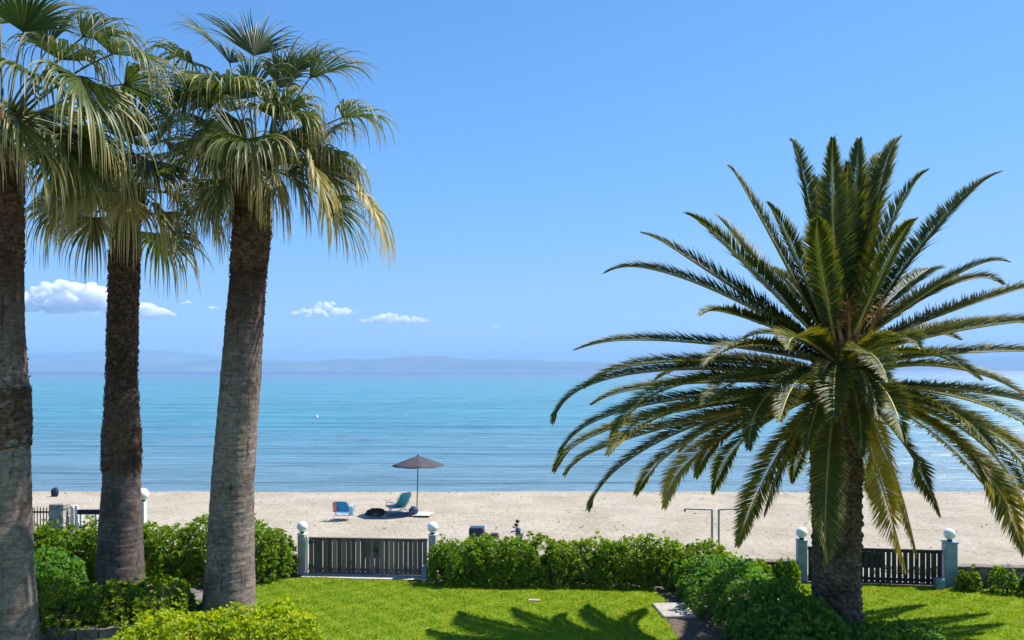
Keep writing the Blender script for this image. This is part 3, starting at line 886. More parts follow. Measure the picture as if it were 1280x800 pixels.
fan_palm('tall fan palm leaning slightly right, lime shrub at its foot, whole crown in view', 16.4, (286, 768),
         [(768, 252, 321), (745, 254, 320), (700, 258, 318), (600, 264, 318), (500, 273, 325), (400, 282, 330), (330, 289, 334), (290, 291, 338), (262, 294, 338)],
         M['trunk'], [(345, 262, 700, .11), (420, 335, 60, .07)], (322, 205),
         [(287, 79, .3, 255, 34, .05, .8), (317, 70, .5, 313, 22, .05, .7), (310, 123, -.9, 311, 66, .2, 1.5, .2), (349, 140, -.6, 392, 100, .25, 1.5, -.5),
          (387, 98, .2, 458, 60, .12, .9), (366, 98, .9, 374, 48, .1, .8), (428, 147, .2, 490, 138, .2, 1.2), (400, 195, .4, 480, 205, .3, 1.1),
          (383, 200, -.9, 436, 285, .62, .9, -.4), (445, 240, -.1, 508, 312, .6, .8), (325, 192, -.7, 319, 262, .62, 1.0, -.5), (345, 215, -.4, 352, 275, .6, 1.0, -.2),
          (268, 183, -.3, 212, 200, .2, 1.1), (247, 119, -.5, 214, 135, .28, 1.5, -.4), (242, 81, .1, 208, 62, .25, 1.3), (266, 236, .2, 238, 268, .35, 1.0),
          (395, 183, .9, 425, 150, .2, 1.0), (350, 110, -.2, 372, 70, .12, 1.2), (285, 140, .6, 262, 90, .15, 1.0), (360, 215, .6, 400, 270, .45, 1.0),
          (280, 225, -.5, 255, 285, .45, 1.0, -.3), (300, 215, .7, 272, 270, .4),
          (338, 138, -.8, 352, 190, .26, 1.3, -.2), (298, 150, .5, 272, 195, .28, 1.3), (376, 150, .3, 402, 200, .3, 1.3), (352, 165, .8, 372, 215, .35), (285, 165, -.5, 262, 215, .3, 1.4, -.2)],
         1.7, 17)

fan_palm('fan palm with a straight dark trunk rising from the stone planter', 16.8, (150, 732),
         [(732, 119, 181), (715, 121, 180), (680, 123, 178), (600, 129, 175), (575, 129, 175), (545, 129, 175), (520, 131, 174), (480, 133, 171), (400, 135, 172), (300, 138, 175), (278, 140, 174)],
         M['trunk_dark'], [(590, 535, 620, .10), (535, 330, 900, .08), (345, 278, 320, .11)], (157, 238),
         [(128, 252, -.5, 100, 258, .8, 1.2), (75, 255, .0, 42, 305, .5, 1.0), (118, 272, -.4, 100, 330, .55, 1.0), (205, 265, -.3, 243, 328, .5, 1.0),
          (158, 245, -.8, 160, 290, .7, 1.2, -.3), (205, 240, .4, 240, 262, .4, 1.2), (250, 250, .3, 282, 292, .5), (215, 190, .2, 268, 200, .25, 1.1),
          (128, 190, .2, 106, 150, .15), (165, 172, -.2, 160, 120, .15), (195, 180, .4, 222, 140, .15), (105, 215, -.3, 62, 235, .35, 1.3), (185, 200, -.8, 205, 225, .3, 1.3, -.4),
          (95, 240, .6, 55, 280, .45), (190, 255, .8, 215, 310, .5)],
         5.2, 10)

fan_palm('fan palm cut by the left photo edge, its pale grey trunk nearest of the three', 13.9, (8, 822),
         [(822, -32, 48), (760, -30, 43), (700, -28, 39), (600, -26, 36), (560, -26, 35), (530, -27, 36), (495, -26, 35), (450, -26, 31), (400, -26, 28), (300, -26, 27), (205, -26, 27)],
         M['trunk'], [(560, 484, 1300, .075), (484, 430, 120, .06), (330, 205, 620, .09)], (5, 150),
         [(29, 40, -.6, 48, -40, .08, 1.2), (103, 47, .2, 185, 22, .15, 1.4), (140, 68, -.4, 200, 62, .2, 1.4), (100, 97, -1.3, 150, 185, .32, .9, -.5),
          (22, 149, -1.1, 58, 228, .5, .9, -.4), (-25, 150, -.6, -45, 230, .5), (85, 190, .6, 105, 250, .35), (155, 105, .6, 200, 125, .2, 1.3),
          (-30, 60, .3, -70, 10, .1), (-60, 100, -.2, -130, 90, .2), (0, 30, .6, -10, -40, .08), (60, 60, .7, 85, 0, .12, 1.2), (75, 75, -.5, 110, 55, .25, 1.8, -.3),
          (-50, 180, .2, -100, 240, .4), (60, 170, .3, 110, 210, .35, 1.1)],
         9.9, 13)


def pinnate_frond(parent, origin, b, c, t, age, npair=95, lmax=.52, center=None):
    b, c, t = map(np.asarray, (b, c, t))
    m = 40; u = np.linspace(0, 1, m)[:, None]
    cur = (1 - u) ** 2 * b + 2 * u * (1 - u) * c + u ** 2 * t
    # a tip that nods a little
    L = np.sum(np.linalg.norm(np.diff(cur, axis=0), axis=1))
    cur[:, 2] -= (np.clip(u[:, 0] - .75, 0, 1) / .25) ** 2 * .02 * L
    seg = np.linalg.norm(np.diff(cur, axis=0), axis=1); s = np.concatenate([[0], np.cumsum(seg)]) / seg.sum()
    rv, rq = tube_arrays(cur - origin, np.linspace(.038, .006, m), 5)
    q = np.linspace(.07, .995, npair)
    pos = np.stack([np.interp(q, s, cur[:, k]) for k in range(3)], 1)
    tg = norm(np.stack([np.interp(q, s, np.gradient(cur[:, k])) for k in range(3)], 1))
    outw = t - b; outw = norm(np.array([outw[0], outw[1], 1e-4]))
    ref = ZUP[None, :] - .55 * np.array([outw[0], outw[1], 0])[None, :]
    U = norm(ref - tg * np.sum(ref * tg, 1, keepdims=True)); S = np.cross(tg, U)
    prof = np.interp(q, [.05, .18, .4, .7, .9, 1.0], [.25, .6, 1.0, .92, .52, .2]) * lmax * min(1.1, L / 3.6)
    ang = np.interp(q, [.05, .3, .8, 1], [R(66), R(56), R(42), R(20)])
    Vs = []; Us = []; Ts = []; off = 0
    for sd in (-1, 1):
        n = npair
        a = ang + rng.normal(0, .05, n); v = R(26) + rng.normal(0, .12, n)
        dirv = norm(np.cos(a)[:, None] * tg + np.sin(a)[:, None] * (sd * S * np.cos(v)[:, None] + U * np.sin(v)[:, None]))
        ln = (prof * rng.uniform(.85, 1.1, n))[:, None]
        wn = norm(np.cross(dirv, U)); nn = norm(np.cross(wn, dirv))
        wd = np.interp(q, [0, .2, 1], [.009, .018, .014])[:, None]
        mid = pos + dirv * ln * .4
        tip = pos + dirv * ln - ZUP * ln * .07
        V = np.stack([pos, mid - wn * wd, mid + nn * wd * .5, mid + wn * wd, tip], 1).reshape(-1, 3)
        k = np.arange(n)[:, None] * 5 + off
        Ts.append(np.concatenate([k + np.array([[0, 2, 1]]), k + np.array([[2, 4, 1]]), k + np.array([[0, 3, 2]]), k + np.array([[2, 3, 4]])]))
        Us.append(np.tile(np.array([[0, age], [.4, age], [.4, age], [.4, age], [1, age]]), (n, 1)))
        Vs.append(V); off += 5 * n
    LV = np.concatenate(Vs) - origin
    V = np.concatenate([rv, LV]); T = np.concatenate(Ts) + len(rv)
    uv = np.concatenate([np.zeros((len(rv), 2)), np.concatenate(Us)])
    return mesh_arrays('frond', V, [rq, T], [M['rachis'], M['pinnate']], uv=uv, mi=[0, 1], parent=parent)


def date_palm():
    D = 15.5
    origin = P(1046, 786, D)
    root = empty('date_palm', origin)
    tag(root, 'broad date palm with feathery fronds and a thick scaly trunk beside the right gate', 'palm tree')
    # trunk with diamond leaf scars
    rows = np.array([(790, 1012, 1079), (760, 1014, 1077), (720, 1015, 1075), (650, 1015, 1077), (580, 1013, 1078), (530, 1010, 1080), (490, 1014, 1082), (455, 1024, 1078)], float)
    y = np.arange(790, 455, -1.0); nth = 150; th = np.linspace(0, 2 * PI, nth, endpoint=False)
    l = np.interp(-y, -rows[:, 0], rows[:, 1]); r_ = np.interp(-y, -rows[:, 0], rows[:, 2])
    V = np.zeros((len(y), nth, 3))
    for i in range(len(y)):
        c = P((l[i] + r_[i]) / 2, y[i], D); r = (r_[i] - l[i]) / 2 / F * D; z = c[2]
        a = th * 13 / (2 * PI) + z * 4.6; b = th * 13 / (2 * PI) - z * 4.6
        bump = (np.abs(np.sin(PI * a)) * np.abs(np.sin(PI * b))) ** .55
        ids = np.floor(a) * 17.3 + np.floor(b) * 7.1
        jit = .6 + .8 * np.modf(np.abs(np.sin(ids * 12.9898) * 43758.5453))[0]
        nz = np.array([mnoise.noise(Vector((math.cos(q) * 3, math.sin(q) * 3, z * 3))) for q in th])
        rr = r * .84 + .062 * bump * jit + .022 * nz
        V[i] = np.stack([c[0] + rr * np.cos(th), c[1] + rr * np.sin(th), np.full(nth, z)], 1)
    n = len(y); idx = np.arange(n * nth).reshape(n, nth); nxt = np.roll(idx, -1, 1)
    Q = np.stack([idx[:-1], nxt[:-1], nxt[1:], idx[1:]], -1).reshape(-1, 4)
    mesh_arrays('trunk', V.reshape(-1, 3) - origin, [Q], M['date_trunk'], parent=root)
    # crown boss: cut frond stubs and fibre
    H = P(1050, 462, D)
    m = MB(); m.lathe([(.42, -1.1), (.50, -.6), (.44, -.15), (.34, .25), (.2, .6), (.03, .85)], tuple(H - origin), 24)
    ga = 2.39996
    for k in range(150):
        u = k / 150; a = k * ga; zz = -1.15 + 1.7 * u; rr = np.interp(zz, [-1.15, -.6, -.1, .6], [.40, .48, .42, .2])
        o_ = np.array([math.cos(a), math.sin(a), 0]); el = R(np.interp(u, [0, 1], [15, 75]))
        dv = o_ * math.cos(el) + ZUP * math.sin(el); p0 = H - origin + o_ * rr * .85 + ZUP * zz
        ln = rng.uniform(.14, .38)
        m.tube([p0, p0 + dv * ln * .5, p0 + dv * ln], [.07, .05, .035], 5)
    crown = m.build('crown', M['fibre'], root)
    # flower stalks in the heart
    for (px, py, dy, tx, ty) in ((1062, 432, -.45, 1060, 378), (1070, 425, -.4, 1084, 372), (1052, 430, -.5, 1044, 386), (1080, 430, -.3, 1102, 380)):
        m = MB(); b = P(px, py, D + dy * .6); t = P(tx, ty, D + dy)
        m.tube([b - origin, (b + t) / 2 - origin, t - origin], [.04, .03, .02], 6)
        for q in range(46):
            f = rng.uniform(.35, 1); p0 = b + (t - b) * f
            dv = norm(norm(t - b) * .8 + rng.normal(0, .5, 3)) * rng.uniform(.15, .36)
            m.tube([p0 - origin, p0 + dv * .6 - origin, p0 + dv - ZUP * .06 - origin], [.008, .007, .005], 4)
        m.build('flower_stalk', M['orange'], root)
    # fronds: (tip column, row, depth offset of the tip, mid column, row, age)
    fr = [(989, 171, .9, 1008, 244, .05), (1041, 169, -.6, 1041, 267, .05), (1074, 169, .6, 1068, 258, .05), (1125, 166, 1.2, 1095, 250, .05), (1104, 185, 1.8, 1082, 262, .05),
          (1158, 209, -1.1, 1110, 292, .08), (1250, 209, .9, 1165, 292, .08), (910, 202, .8, 955, 280, .08), (858, 262, -.6, 926, 325, .1), (896, 265, 1.4, 946, 330, .1),
          (803, 286, .5, 890, 342, .1), (757, 335, .4, 866, 352, .1), (1022, 270, -2.2, 1026, 335, .1), (875, 389, -1.4, 935, 398, .15), (720, 431, .6, 856, 427, .12),
          (1144, 270, -1.8, 1108, 330, .1), (1261, 323, -.7, 1180, 352, .12), (1253, 350, .9, 1175, 362, .12), (1335, 345, .5, 1200, 385, .12), (1345, 398, -.6, 1205, 412, .15),
          (1340, 440, .8, 1190, 442, .18), (690, 520, -.3, 798, 466, .25), (732, 478, 1.2, 838, 452, .2), (765, 540, -1.6, 862, 478, .25), (700, 560, .6, 808, 506, .4),
          (692, 582, 1.6, 795, 526, .42), (707, 586, -.5, 812, 540, .6), (735, 629, .3, 838, 545, .4), (795, 612, 1.6, 880, 540, .4), (830, 627, -1.6, 893, 553, .85),
          (890, 612, 1.9, 935, 545, .2), (922, 675, -1.6, 978, 560, .48), (935, 555, -2.6, 968, 487, .25), (1030, 705, -2.1, 1036, 565, .42), (1132, 707, -1.9, 1092, 575, .75),
          (1146, 690, -1.2, 1110, 570, .72), (1098, 519, -2.8, 1078, 466, .2), (1280, 685, -1.9, 1204, 560, .5), (1330, 600, -.8, 1205, 525, .35), (1292, 498, -1.8, 1180, 458, .2),
          (1345, 525, .4, 1235, 492, .25), (1290, 655, .2, 1215, 545, .4), (1330, 560, 1.8, 1210, 500, .3), (1230, 600, 2.2, 1150, 530, .35), (990, 600, 2.4, 1010, 540, .3),
          (1090, 620, 2.4, 1075, 545, .35), (850, 560, 2.4, 935, 510, .35), (1200, 420, 2.6, 1130, 420, .15), (930, 420, 2.8, 985, 420, .15), (1060, 300, 2.4, 1058, 360, .08),
          (1180, 330, 2.2, 1120, 370, .1), (960, 330, 2.2, 1000, 370, .1), (740, 500, 2.2, 850, 480, .3), (760, 560, -2.2, 868, 508, .4), 
          (985, 430, -3.4, 1005, 425, .2), (1150, 430, -3.2, 1110, 425, .2), (880, 500, -2.6, 950, 470, .25), (1245, 560, -2.6, 1160, 500, .3)]
    fr += [(1078, 565, -2.5, 1068, 488, .22), (1008, 556, -2.7, 1030, 486, .25), (1042, 520, -3.3, 1044, 462, .2),
           (975, 520, -3.2, 1005, 470, .25), (1130, 545, -3.2, 1098, 480, .28), (880, 450, -2.2, 955, 432, .2),
           (1225, 470, -2.4, 1140, 440, .2), (1110, 470, -3.8, 1080, 440, .18), 
           (955, 640, .8, 985, 560, .4), (870, 590, -1.2, 930, 528, .45), (1175, 640, -.4, 1130, 555, .4), 
           (820, 470, 2.6, 915, 450, .2), (1290, 400, 2.4, 1185, 410, .15), (1015, 215, 1.8, 1030, 300, .06), (1060, 200, -.2, 1058, 290, .05), (1100, 240, .2, 1082, 310, .06),
           (960, 250, -.4, 994, 320, .08), (1010, 320, .4, 1030, 370, .08), (1120, 330, .4, 1090, 370, .08), 
           (1260, 640, -1.4, 1185, 545, .4), (1320, 640, .8, 1220, 530, .35)]
    for tx, ty, dy, mx, my, age in fr:
        t = P(tx, ty, D + dy)
        mid = P(mx, my, D + dy * .5)
        o_ = norm(np.array([mid[0] - H[0], mid[1] - H[1], 0.001]))
        rise = np.clip((mid[2] - H[2]) / 1.6, -.5, .6)
        b = H + o_ * .3 * (1 - max(rise, 0)) + ZUP * (rise * .7 - .12)
        c = 2 * mid - (b + t) / 2
        Lf = np.linalg.norm(t - b)
        pinnate_frond(crown, origin, b, c, t, float(np.clip(age + rng.normal(0, .04), 0, 1)), npair=int(100 + 44 * Lf))
    return root


date_palm()


# ------------------------------------------------------------------ shrubs and hedges
def rosettes(C, Nrm, size, nleaf=8):
    """C (n,3) centres, Nrm (n,3) shoot directions -> arrays of kite leaves."""
    n = len(C)
    a = norm(np.cross(Nrm, rng.normal(0, 1, (n, 3)))); b = np.cross(Nrm, a)
    Vs = []
    for k in range(nleaf):
        w_ = 2 * PI * k / nleaf + rng.uniform(-.4, .4, n); el = rng.uniform(R(5), R(60), n)
        o = a * np.cos(w_)[:, None] + b * np.sin(w_)[:, None]
        d = o * np.cos(el)[:, None] + Nrm * np.sin(el)[:, None]
        s = norm(np.cross(d, Nrm)); up = np.cross(s, d)
        ln = (size * rng.uniform(.6, 1.25, n))[:, None]; wd = ln * .27
        p = C - Nrm * (rng.uniform(0, .5, n) * size)[:, None]
        Vs.append(np.stack([p, p + d * ln * .55 + s * wd + up * wd * .35, p + d * ln, p + d * ln * .55 - s * wd + up * wd * .35], 1))
    V = np.concatenate(Vs)                       # (n*nleaf,4,3)
    m = len(V); k = np.arange(m)[:, None] * 4
    T = np.concatenate([k + np.array([[0, 1, 2]]), k + np.array([[0, 2, 3]])])
    return V.reshape(-1, 3), T


def hedge(name, label, cat, spine, hw, H, mat, dens, size, seed, z0=0.0, group=None, power=2.6, lumpy=.12, stems=True, gap=-.30):
    spine = np.array(spine, float)
    origin = np.array([*spine.mean(0), z0])
    root = empty(name, origin); tag(root, label, cat, group)
    sl_ = np.linalg.norm(np.diff(spine, axis=0), axis=1); tot = sl_.sum(); cs = np.concatenate([[0], np.cumsum(sl_)])
    area = (tot + 2 * hw) * (2 * H + 1.6 * hw)
    n = int(area * dens * 1.5)
    s = rng.uniform(-hw, tot + hw, n); th = rng.uniform(-.06 * PI, 1.06 * PI, n)
    sc = np.clip(s, 0, tot)
    p = np.stack([np.interp(sc, cs, spine[:, k]) for k in range(2)], 1)
    tdir = np.stack([np.interp(sc, (cs[:-1] + cs[1:]) / 2, np.diff(spine[:, k]) / sl_) for k in range(2)], 1)
    tdir = norm(tdir); nd = np.stack([-tdir[:, 1], tdir[:, 0]], 1)
    over = np.abs(s - sc) / hw; endf = np.sqrt(np.clip(1 - over ** 2, 0, 1))
    c_, s_ = np.cos(th), np.sin(th)
    cu = np.sign(c_) * np.abs(c_) ** (2 / power); su = np.sign(s_) * np.abs(s_) ** (2 / power)
    rad = 1 - rng.random(n) ** 2.2 * .5
    u = cu * hw * endf * rad; v = np.maximum(su, -.02) * H * (.35 + .65 * endf) * rad
    pos = np.stack([p[:, 0] + nd[:, 0] * u + tdir[:, 0] * (s - sc), p[:, 1] + nd[:, 1] * u + tdir[:, 1] * (s - sc), v], 1)
    lm = lump(pos, seed) * lumpy + lump(pos, seed + 4, 3.1) * lumpy * .5
    fac = 1 + lm
    pos[:, 2] *= fac
    cxy = p; pos[:, :2] = cxy + (pos[:, :2] - cxy) * (1 + lm[:, None] * .9)
    nr = np.stack([nd[:, 0] * cu / hw + tdir[:, 0] * (s - sc) / hw ** 2, nd[:, 1] * cu / hw + tdir[:, 1] * (s - sc) / hw ** 2, su / H + .0 * u], 1)
    nr = norm(norm(nr) + np.array([0, 0, .45]) + rng.normal(0, .35, (n, 3)))
    sh = (rng.random(n) < .14) & (su > .7)
    pos[sh, 2] += rng.uniform(.02, .24, sh.sum()) * (.5 + .5 * np.sin(pos[sh, 0] * 7 + seed))
    k = (pos[:, 2] > .03) & ((lump(pos, seed + 9, 2.6) > gap) | (rng.random(n) < .25))
    pos, nr = pos[k], nr[k]
    V, T = rosettes(pos + np.array([0, 0, z0]), nr, size)
    mesh_arrays('foliage', V - origin, [T], mat, parent=root)
    if stems:
        ns = min(22, max(4, int(tot * 5)))
        for i in range(ns):
            m = MB()
            ss = rng.uniform(0, tot); q = np.array([np.interp(ss, cs, spine[:, kk]) for kk in range(2)])
            b = np.array([q[0] + rng.normal(0, hw * .3), q[1] + rng.normal(0, hw * .3), z0 - .03])
            t = b + np.array([rng.normal(0, hw * .35), rng.normal(0, hw * .35), H * .75])
            m.tube([b - origin, (b + t) / 2 + rng.normal(0, .04, 3) - origin, t - origin], [.022, .016, .007], 5)
            m.build('stem', M['twig'], root)
    return root


hedge('hedge', 'long clipped green hedge running between the two gates', 'hedge', [(-1.35, 19.05), (1.5, 18.95), (4.6, 18.75)], .62, .96, M['hedge'], 175, .086, 1.0, lumpy=.2)
hedge('hedge', 'tall loose green hedge behind the three fan palm trunks', 'hedge', [(-12.6, 18.5), (-9.5, 19.0), (-6.1, 19.35)], .8, 1.28, M['hedge'], 160, .09, 2.0, lumpy=.2)
hedge('hedge', 'low dark green hedge in the date palm shade beside the stepping slab', 'hedge', [(4.55, 17.7), (4.75, 16.3), (5.05, 14.6)], 1.0, .82, M['hedge_dark'], 190, .078, 3.0, lumpy=.2)
hedge('shrub', 'low spreading shrub at the foot of the date palm', 'shrub', [(5.9, 14.5), (7.3, 14.55)], .55, .36, M['hedge_dark'], 210, .065, 4.0)
hedge('shrub', 'rounded shrub filling the stone planter in front of the dark trunk', 'shrub', [(-9.3, 15.85), (-8.2, 15.7), (-7.2, 15.9)], .85, .62, M['planter_leaf'], 220, .076, 5.0, z0=.12, lumpy=.25)
hedge('shrub', 'bright lime green shrub at the foot of the leaning fan palm', 'shrub', [(-6.3, 14.3), (-5.0, 14.7), (-4.3, 14.6)], .72, .55, M['lime'], 230, .078, 6.0, lumpy=.28)
hedge('shrub', 'leafy green bush left of the planter behind the pale grey trunk', 'shrub', [(-10.6, 16.6), (-10.1, 17.4)], .8, 1.0, M['hedge_dark'], 180, .08, 6.6, lumpy=.18)
gsm = 'small shrubs along the low stone wall'
for (px, d, wd, h, lb, sd) in ((950, 18.75, .2, .50, 'small shrub against the wall nearest the dark hedge', 1.1), (984, 18.75, .2, .52, 'small shrub touching the left post of the right gate', 2.2),
                               (1211, 18.2, .2, .52, 'small shrub just right of the right gate', 3.3), (1254, 18.0, .22, .55, 'small shrub second to the right of the right gate', 4.4),
                               (1291, 17.8, .2, .50, 'small shrub cut by the right photo edge', 5.5)):
    x = (px - 640) / F * d
    hedge('shrub', lb, 'shrub', [(x - .05, d), (x + .05, d - .02)], wd, h, M['hedge'], 230, .07, sd, group=gsm, lumpy=.25, power=2.0)


# ------------------------------------------------------------------ planter wall
def planter():
    root = empty('planter', (-8.25, 16.4, 0)); tag(root, 'low curved stone planter ring around the dark palm trunk', 'planter')
    m = MB(); n = 30
    for k in range(n):
        a0 = 2 * PI * k / n; a1 = 2 * PI * (k + 1) / n - .012
        ri, ro = 1.42, 1.62; dz = rng.normal(0, .008)
        V = []
        for z in (-.03, .20 + dz):
            for a, r in ((a0, ri), (a0, ro), (a1, ro), (a1, ri)):
                V.append((1.15 * r * math.cos(a), r * math.sin(a), z))
        m.add(V, [(3, 2, 1, 0), (4, 5, 6, 7), (0, 1, 5, 4), (1, 2, 6, 5), (2, 3, 7, 6), (3, 0, 4, 7)])
    m.build('stone_ring', M['planter_stone'], root)
    m = MB(); m.lathe([(1.5, -.02), (1.5, .12), (1.0, .16), (.01, .2)], (0, 0, 0), 40); m.build('soil', M['soil'], root, True)


planter()

# ------------------------------------------------------------------ gates, posts, walls
gp = 'gate posts with white globe lamps'


def gate_post(px, d, wpx, toprow, globe, mat, label, rz=0.0, side=None):
    x = (px - 640) / F * d; wdt = wpx / F * d; top = CH - (toprow - HZ) / F * d
    root = empty('gate_post', (x, d, 0)); tag(root, label, 'gate post', gp)
    m = MB(); m.box((0, 0, top / 2 - .02), (wdt, wdt, top + .04), rz, .012); m.build('pillar', mat, root)
    m = MB(); m.box((0, 0, top + .018), (wdt * 1.14, wdt * 1.14, .034), rz, .01); m.build('cap', M['white'] if mat is M['greypost'] else mat, root)
    m = MB(); m.lathe([(.055, top + .035), (.055, top + .06), (.04, top + .075)], (0, 0, 0), 16); m.build('lamp_base', M['blackmetal'], root)
    m = MB(); m.ball((0, 0, top + .07 + .125), .132); m.build('lamp_globe', M['globe'], root, True)
    if side:  # added white tube, stands in for the sunlit side of the post
        m = MB(); m.tube([(wdt / 2 + .03, -.05, 0), (wdt / 2 + .03, -.05, top - .03)], .026, 10)
        m.build('sunlit_strip', M['white'], root, True)
    return root


gate_post(378, 19.75, 9, 668, None, M['greypost'], 'grey post with white globe left of the weathered plank gate', R(-12), True)
gate_post(541, 19.5, 9, 669, None, M['greypost'], 'grey post with white globe right of the weathered plank gate, at the hedge end', R(-8))
gate_post(1002, 19.05, 11.5, 676, None, M['greyblue'], 'blue grey post with white globe left of the dark gate', R(-6))
gate_post(1187, 18.6, 14, 678, None, M['greyblue'], 'blue grey post with white globe right of the dark gate', R(-6))


def gate(px0, d0, px1, d1, toprow, botrow, mat, label, nb, gap, lockpx, group):
    x0 = (px0 - 640) / F * d0; x1 = (px1 - 640) / F * d1
    L = math.hypot(x1 - x0, d1 - d0); rz = math.atan2(d1 - d0, x1 - x0)
    zt = CH - (toprow - HZ) / F * (d0 + d1) / 2; zb = CH - (botrow - HZ) / F * (d0 + d1) / 2
    root = empty('wooden_gate', (x0, d0, 0), rz); tag(root, label, 'gate', group)
    m = MB(); pitch = L / nb
    lk = lockpx[0] * L, lockpx[1] * L
    for i in range(nb):
        cx = (i + .5) * pitch; g = gap * rng.uniform(.5, 1.5)
        m.box((cx + rng.normal(0, .002), 0, (zt + zb) / 2 + rng.normal(0, .004)), (pitch - g, .022, zt - zb - .06 + rng.normal(0, .004)), 0, .003)
    m.build('boards', mat, root)
    m = MB()
    for yy, zz, dy, dz in ((.034, zt - .05, .04, .07), (.034, zb + .09, .04, .07), (0, zt - .012, .07, .03), (0, zb + .012, .05, .036)):
        m = MB(); m.box((L / 2, yy, zz), (L, dy, dz), 0, .004); m.build('rail', mat, root)
    m = MB(); m.box(((lk[0] + lk[1]) / 2, .03, zt - .085 - (zt - zb) * .24), (lk[1] - lk[0], .03, (zt - zb) * .46), 0, .004)
    lp = m.build('lock_panel', M['darkboards'], root)
    m = MB(); hx = lk[1] - .06
    m.box((hx, -.03, zt - .3), (.04, .012, .12), 0, .003); m.tube([(hx, -.03, zt - .28), (hx, -.075, zt - .28), (hx - .11, -.075, zt - .285)], .009, 8)
    m.build('handle', M['blackmetal'], lp)
    for zz in (zt - .12, zb + .16):
        m = MB(); m.tube([(.015, -.025, zz - .05), (.015, -.025, zz + .05)], .014, 8); m.box((.09, -.016, zz), (.15, .008, .035), 0, .002)
        m.build('hinge', M['blackmetal'], root)
    return root


gg = 'low wooden garden gates'
gate(386, 19.72, 534, 19.5, 672.5, 717, M['boards'], 'weathered grey plank gate between two white topped posts', 25, .010, (.47, .60), gg)
gate(1010, 19.02, 1178, 18.62, 685.5, 728.5, M['darkboards'], 'dark slatted gate behind the date palm trunk', 24, .022, (.40, .56), gg)


def utility_box(px, d, w_, h, z, label, mat):
    x = (px - 640) / F * d
    root = empty('utility_box', (x, d, z)); tag(root, label, 'box', 'meter boxes by the gates')
    m = MB(); m.box((0, 0, h / 2), (w_, .16, h), R(-5), .015); m.build('casing', mat, root)
    m = MB(); m.box((0, -.09, h / 2), (w_ * .82, .012, h * .8), R(-5), .004); m.build('lid', mat, root)


utility_box(1174, 18.35, .21, .26, -.02, 'small teal box at the foot of the right post of the dark gate', M['tealbox'])
utility_box(531, 19.28, .14, .30, -.0, 'small blue grey box at the foot of the hedge end post', M['greyblue'])


def wall_seg(x0, y0, x1, y1, h, label, t=.22):
    L = math.hypot(x1 - x0, y1 - y0); rz = math.atan2(y1 - y0, x1 - x0)
    root = empty('stone_wall', (x0, y0, 0), rz); tag(root, label, 'wall', 'low stone walls along the beach')
    n = max(2, int(L / .12)); m = MB(); V = []; Fs = []
    for i in range(n + 1):
        x = L * i / n
        for (yy, zz) in ((-t / 2, -.5), (-t / 2 + .01, h * .5), (-t / 2, h - .03), (t / 2, h - .03), (t / 2, -.5)):
            V.append((x, yy + rng.normal(0, .01), zz + (rng.normal(0, .008) if zz > 0 else 0)))
    for i in range(n):
        for k in range(5):
            l = (k + 1) % 5
            Fs.append((i * 5 + k, (i + 1) * 5 + k, (i + 1) * 5 + l, i * 5 + l))
    Fs.append((0, 1, 2, 3, 4)); Fs.append(tuple(n * 5 + k for k in (4, 3, 2, 1, 0)))
    m.add(V, Fs); m.build('masonry', M['rubble'], root)
    m = MB(); m.box((L / 2, 0, h), (L, t + .06, .05), 0, .008); m.build('coping', M['coping'], root)


wall_seg(-1.78, 19.62, 6.78, 19.12, .43, 'low stone wall behind the long clipped hedge')
wall_seg(10.26, 18.62, 26.0, 17.2, .45, 'low brown stone wall right of the dark gate')
wall_seg(-24.0, 20.9, -5.32, 19.85, .40, 'low stone wall behind the tall loose hedge')

# ------------------------------------------------------------------ neighbour's fence at the left
D2 = 20.6
x0, x1 = [(p - 640) / F * D2 for p in (4, 66)]
root = empty('iron_railing', (x0, D2, 0)); tag(root, 'black iron railing with pointed bars beside the grey stone pillar', 'railing')
zt = CH - (640 - HZ) / F * D2
m = MB()
for i in range(17):
    x = (x1 - x0) * i / 16
    m.tube([(x, 0, .1), (x, 0, zt + .07)], .012, 6); m.tube([(x, 0, zt + .07), (x, 0, zt + .14)], [.016, .001], 6)
m.build('bars', M['blackmetal'], root)
m = MB(); m.box(((x1 - x0) / 2, 0, zt), (x1 - x0, .03, .04)); m.box(((x1 - x0) / 2, 0, .3), (x1 - x0, .03, .04)); m.box((x1 - x0 + .03, 0, zt / 2), (.07, .07, zt + .1))
m.build('rails', M['blackmetal'], root)

x = (75 - 640) / F * D2; zt = CH - (629 - HZ) / F * D2
root = empty('stone_pillar', (x, D2, 0)); tag(root, 'rough grey stone pillar at the end of the iron railing', 'pillar')
m = MB()
for k in range(9):
    h = (zt + .02) / 9
    for q in (-1, 1):
        wq = .20 + rng.normal(0, .02)
        m.box((q * .1 + rng.normal(0, .01), rng.normal(0, .012), h * (k + .5)), (wq, .40 + rng.normal(0, .02), h - .012), rng.normal(0, .05), .025)
m.build('stones', M['stone'], root)
m = MB(); m.box((0, 0, zt / 2 - .03), (.36, .36, zt - .1)); m.build('mortar', M['concrete'], root)

for px, lb in ((89, 'thin white post close beside the grey stone pillar'), (94.5, 'thin white post left of the dark horizontal beam')):
    x = (px - 640) / F * D2; zt = CH - (632 - HZ) / F * D2
    o = MB().box((0, 0, zt / 2), (.075, .075, zt), 0, .008).build('fence_post', M['white']); o.location = (x, D2 + .05, 0)
    tag(o, lb, 'post', 'thin white posts')

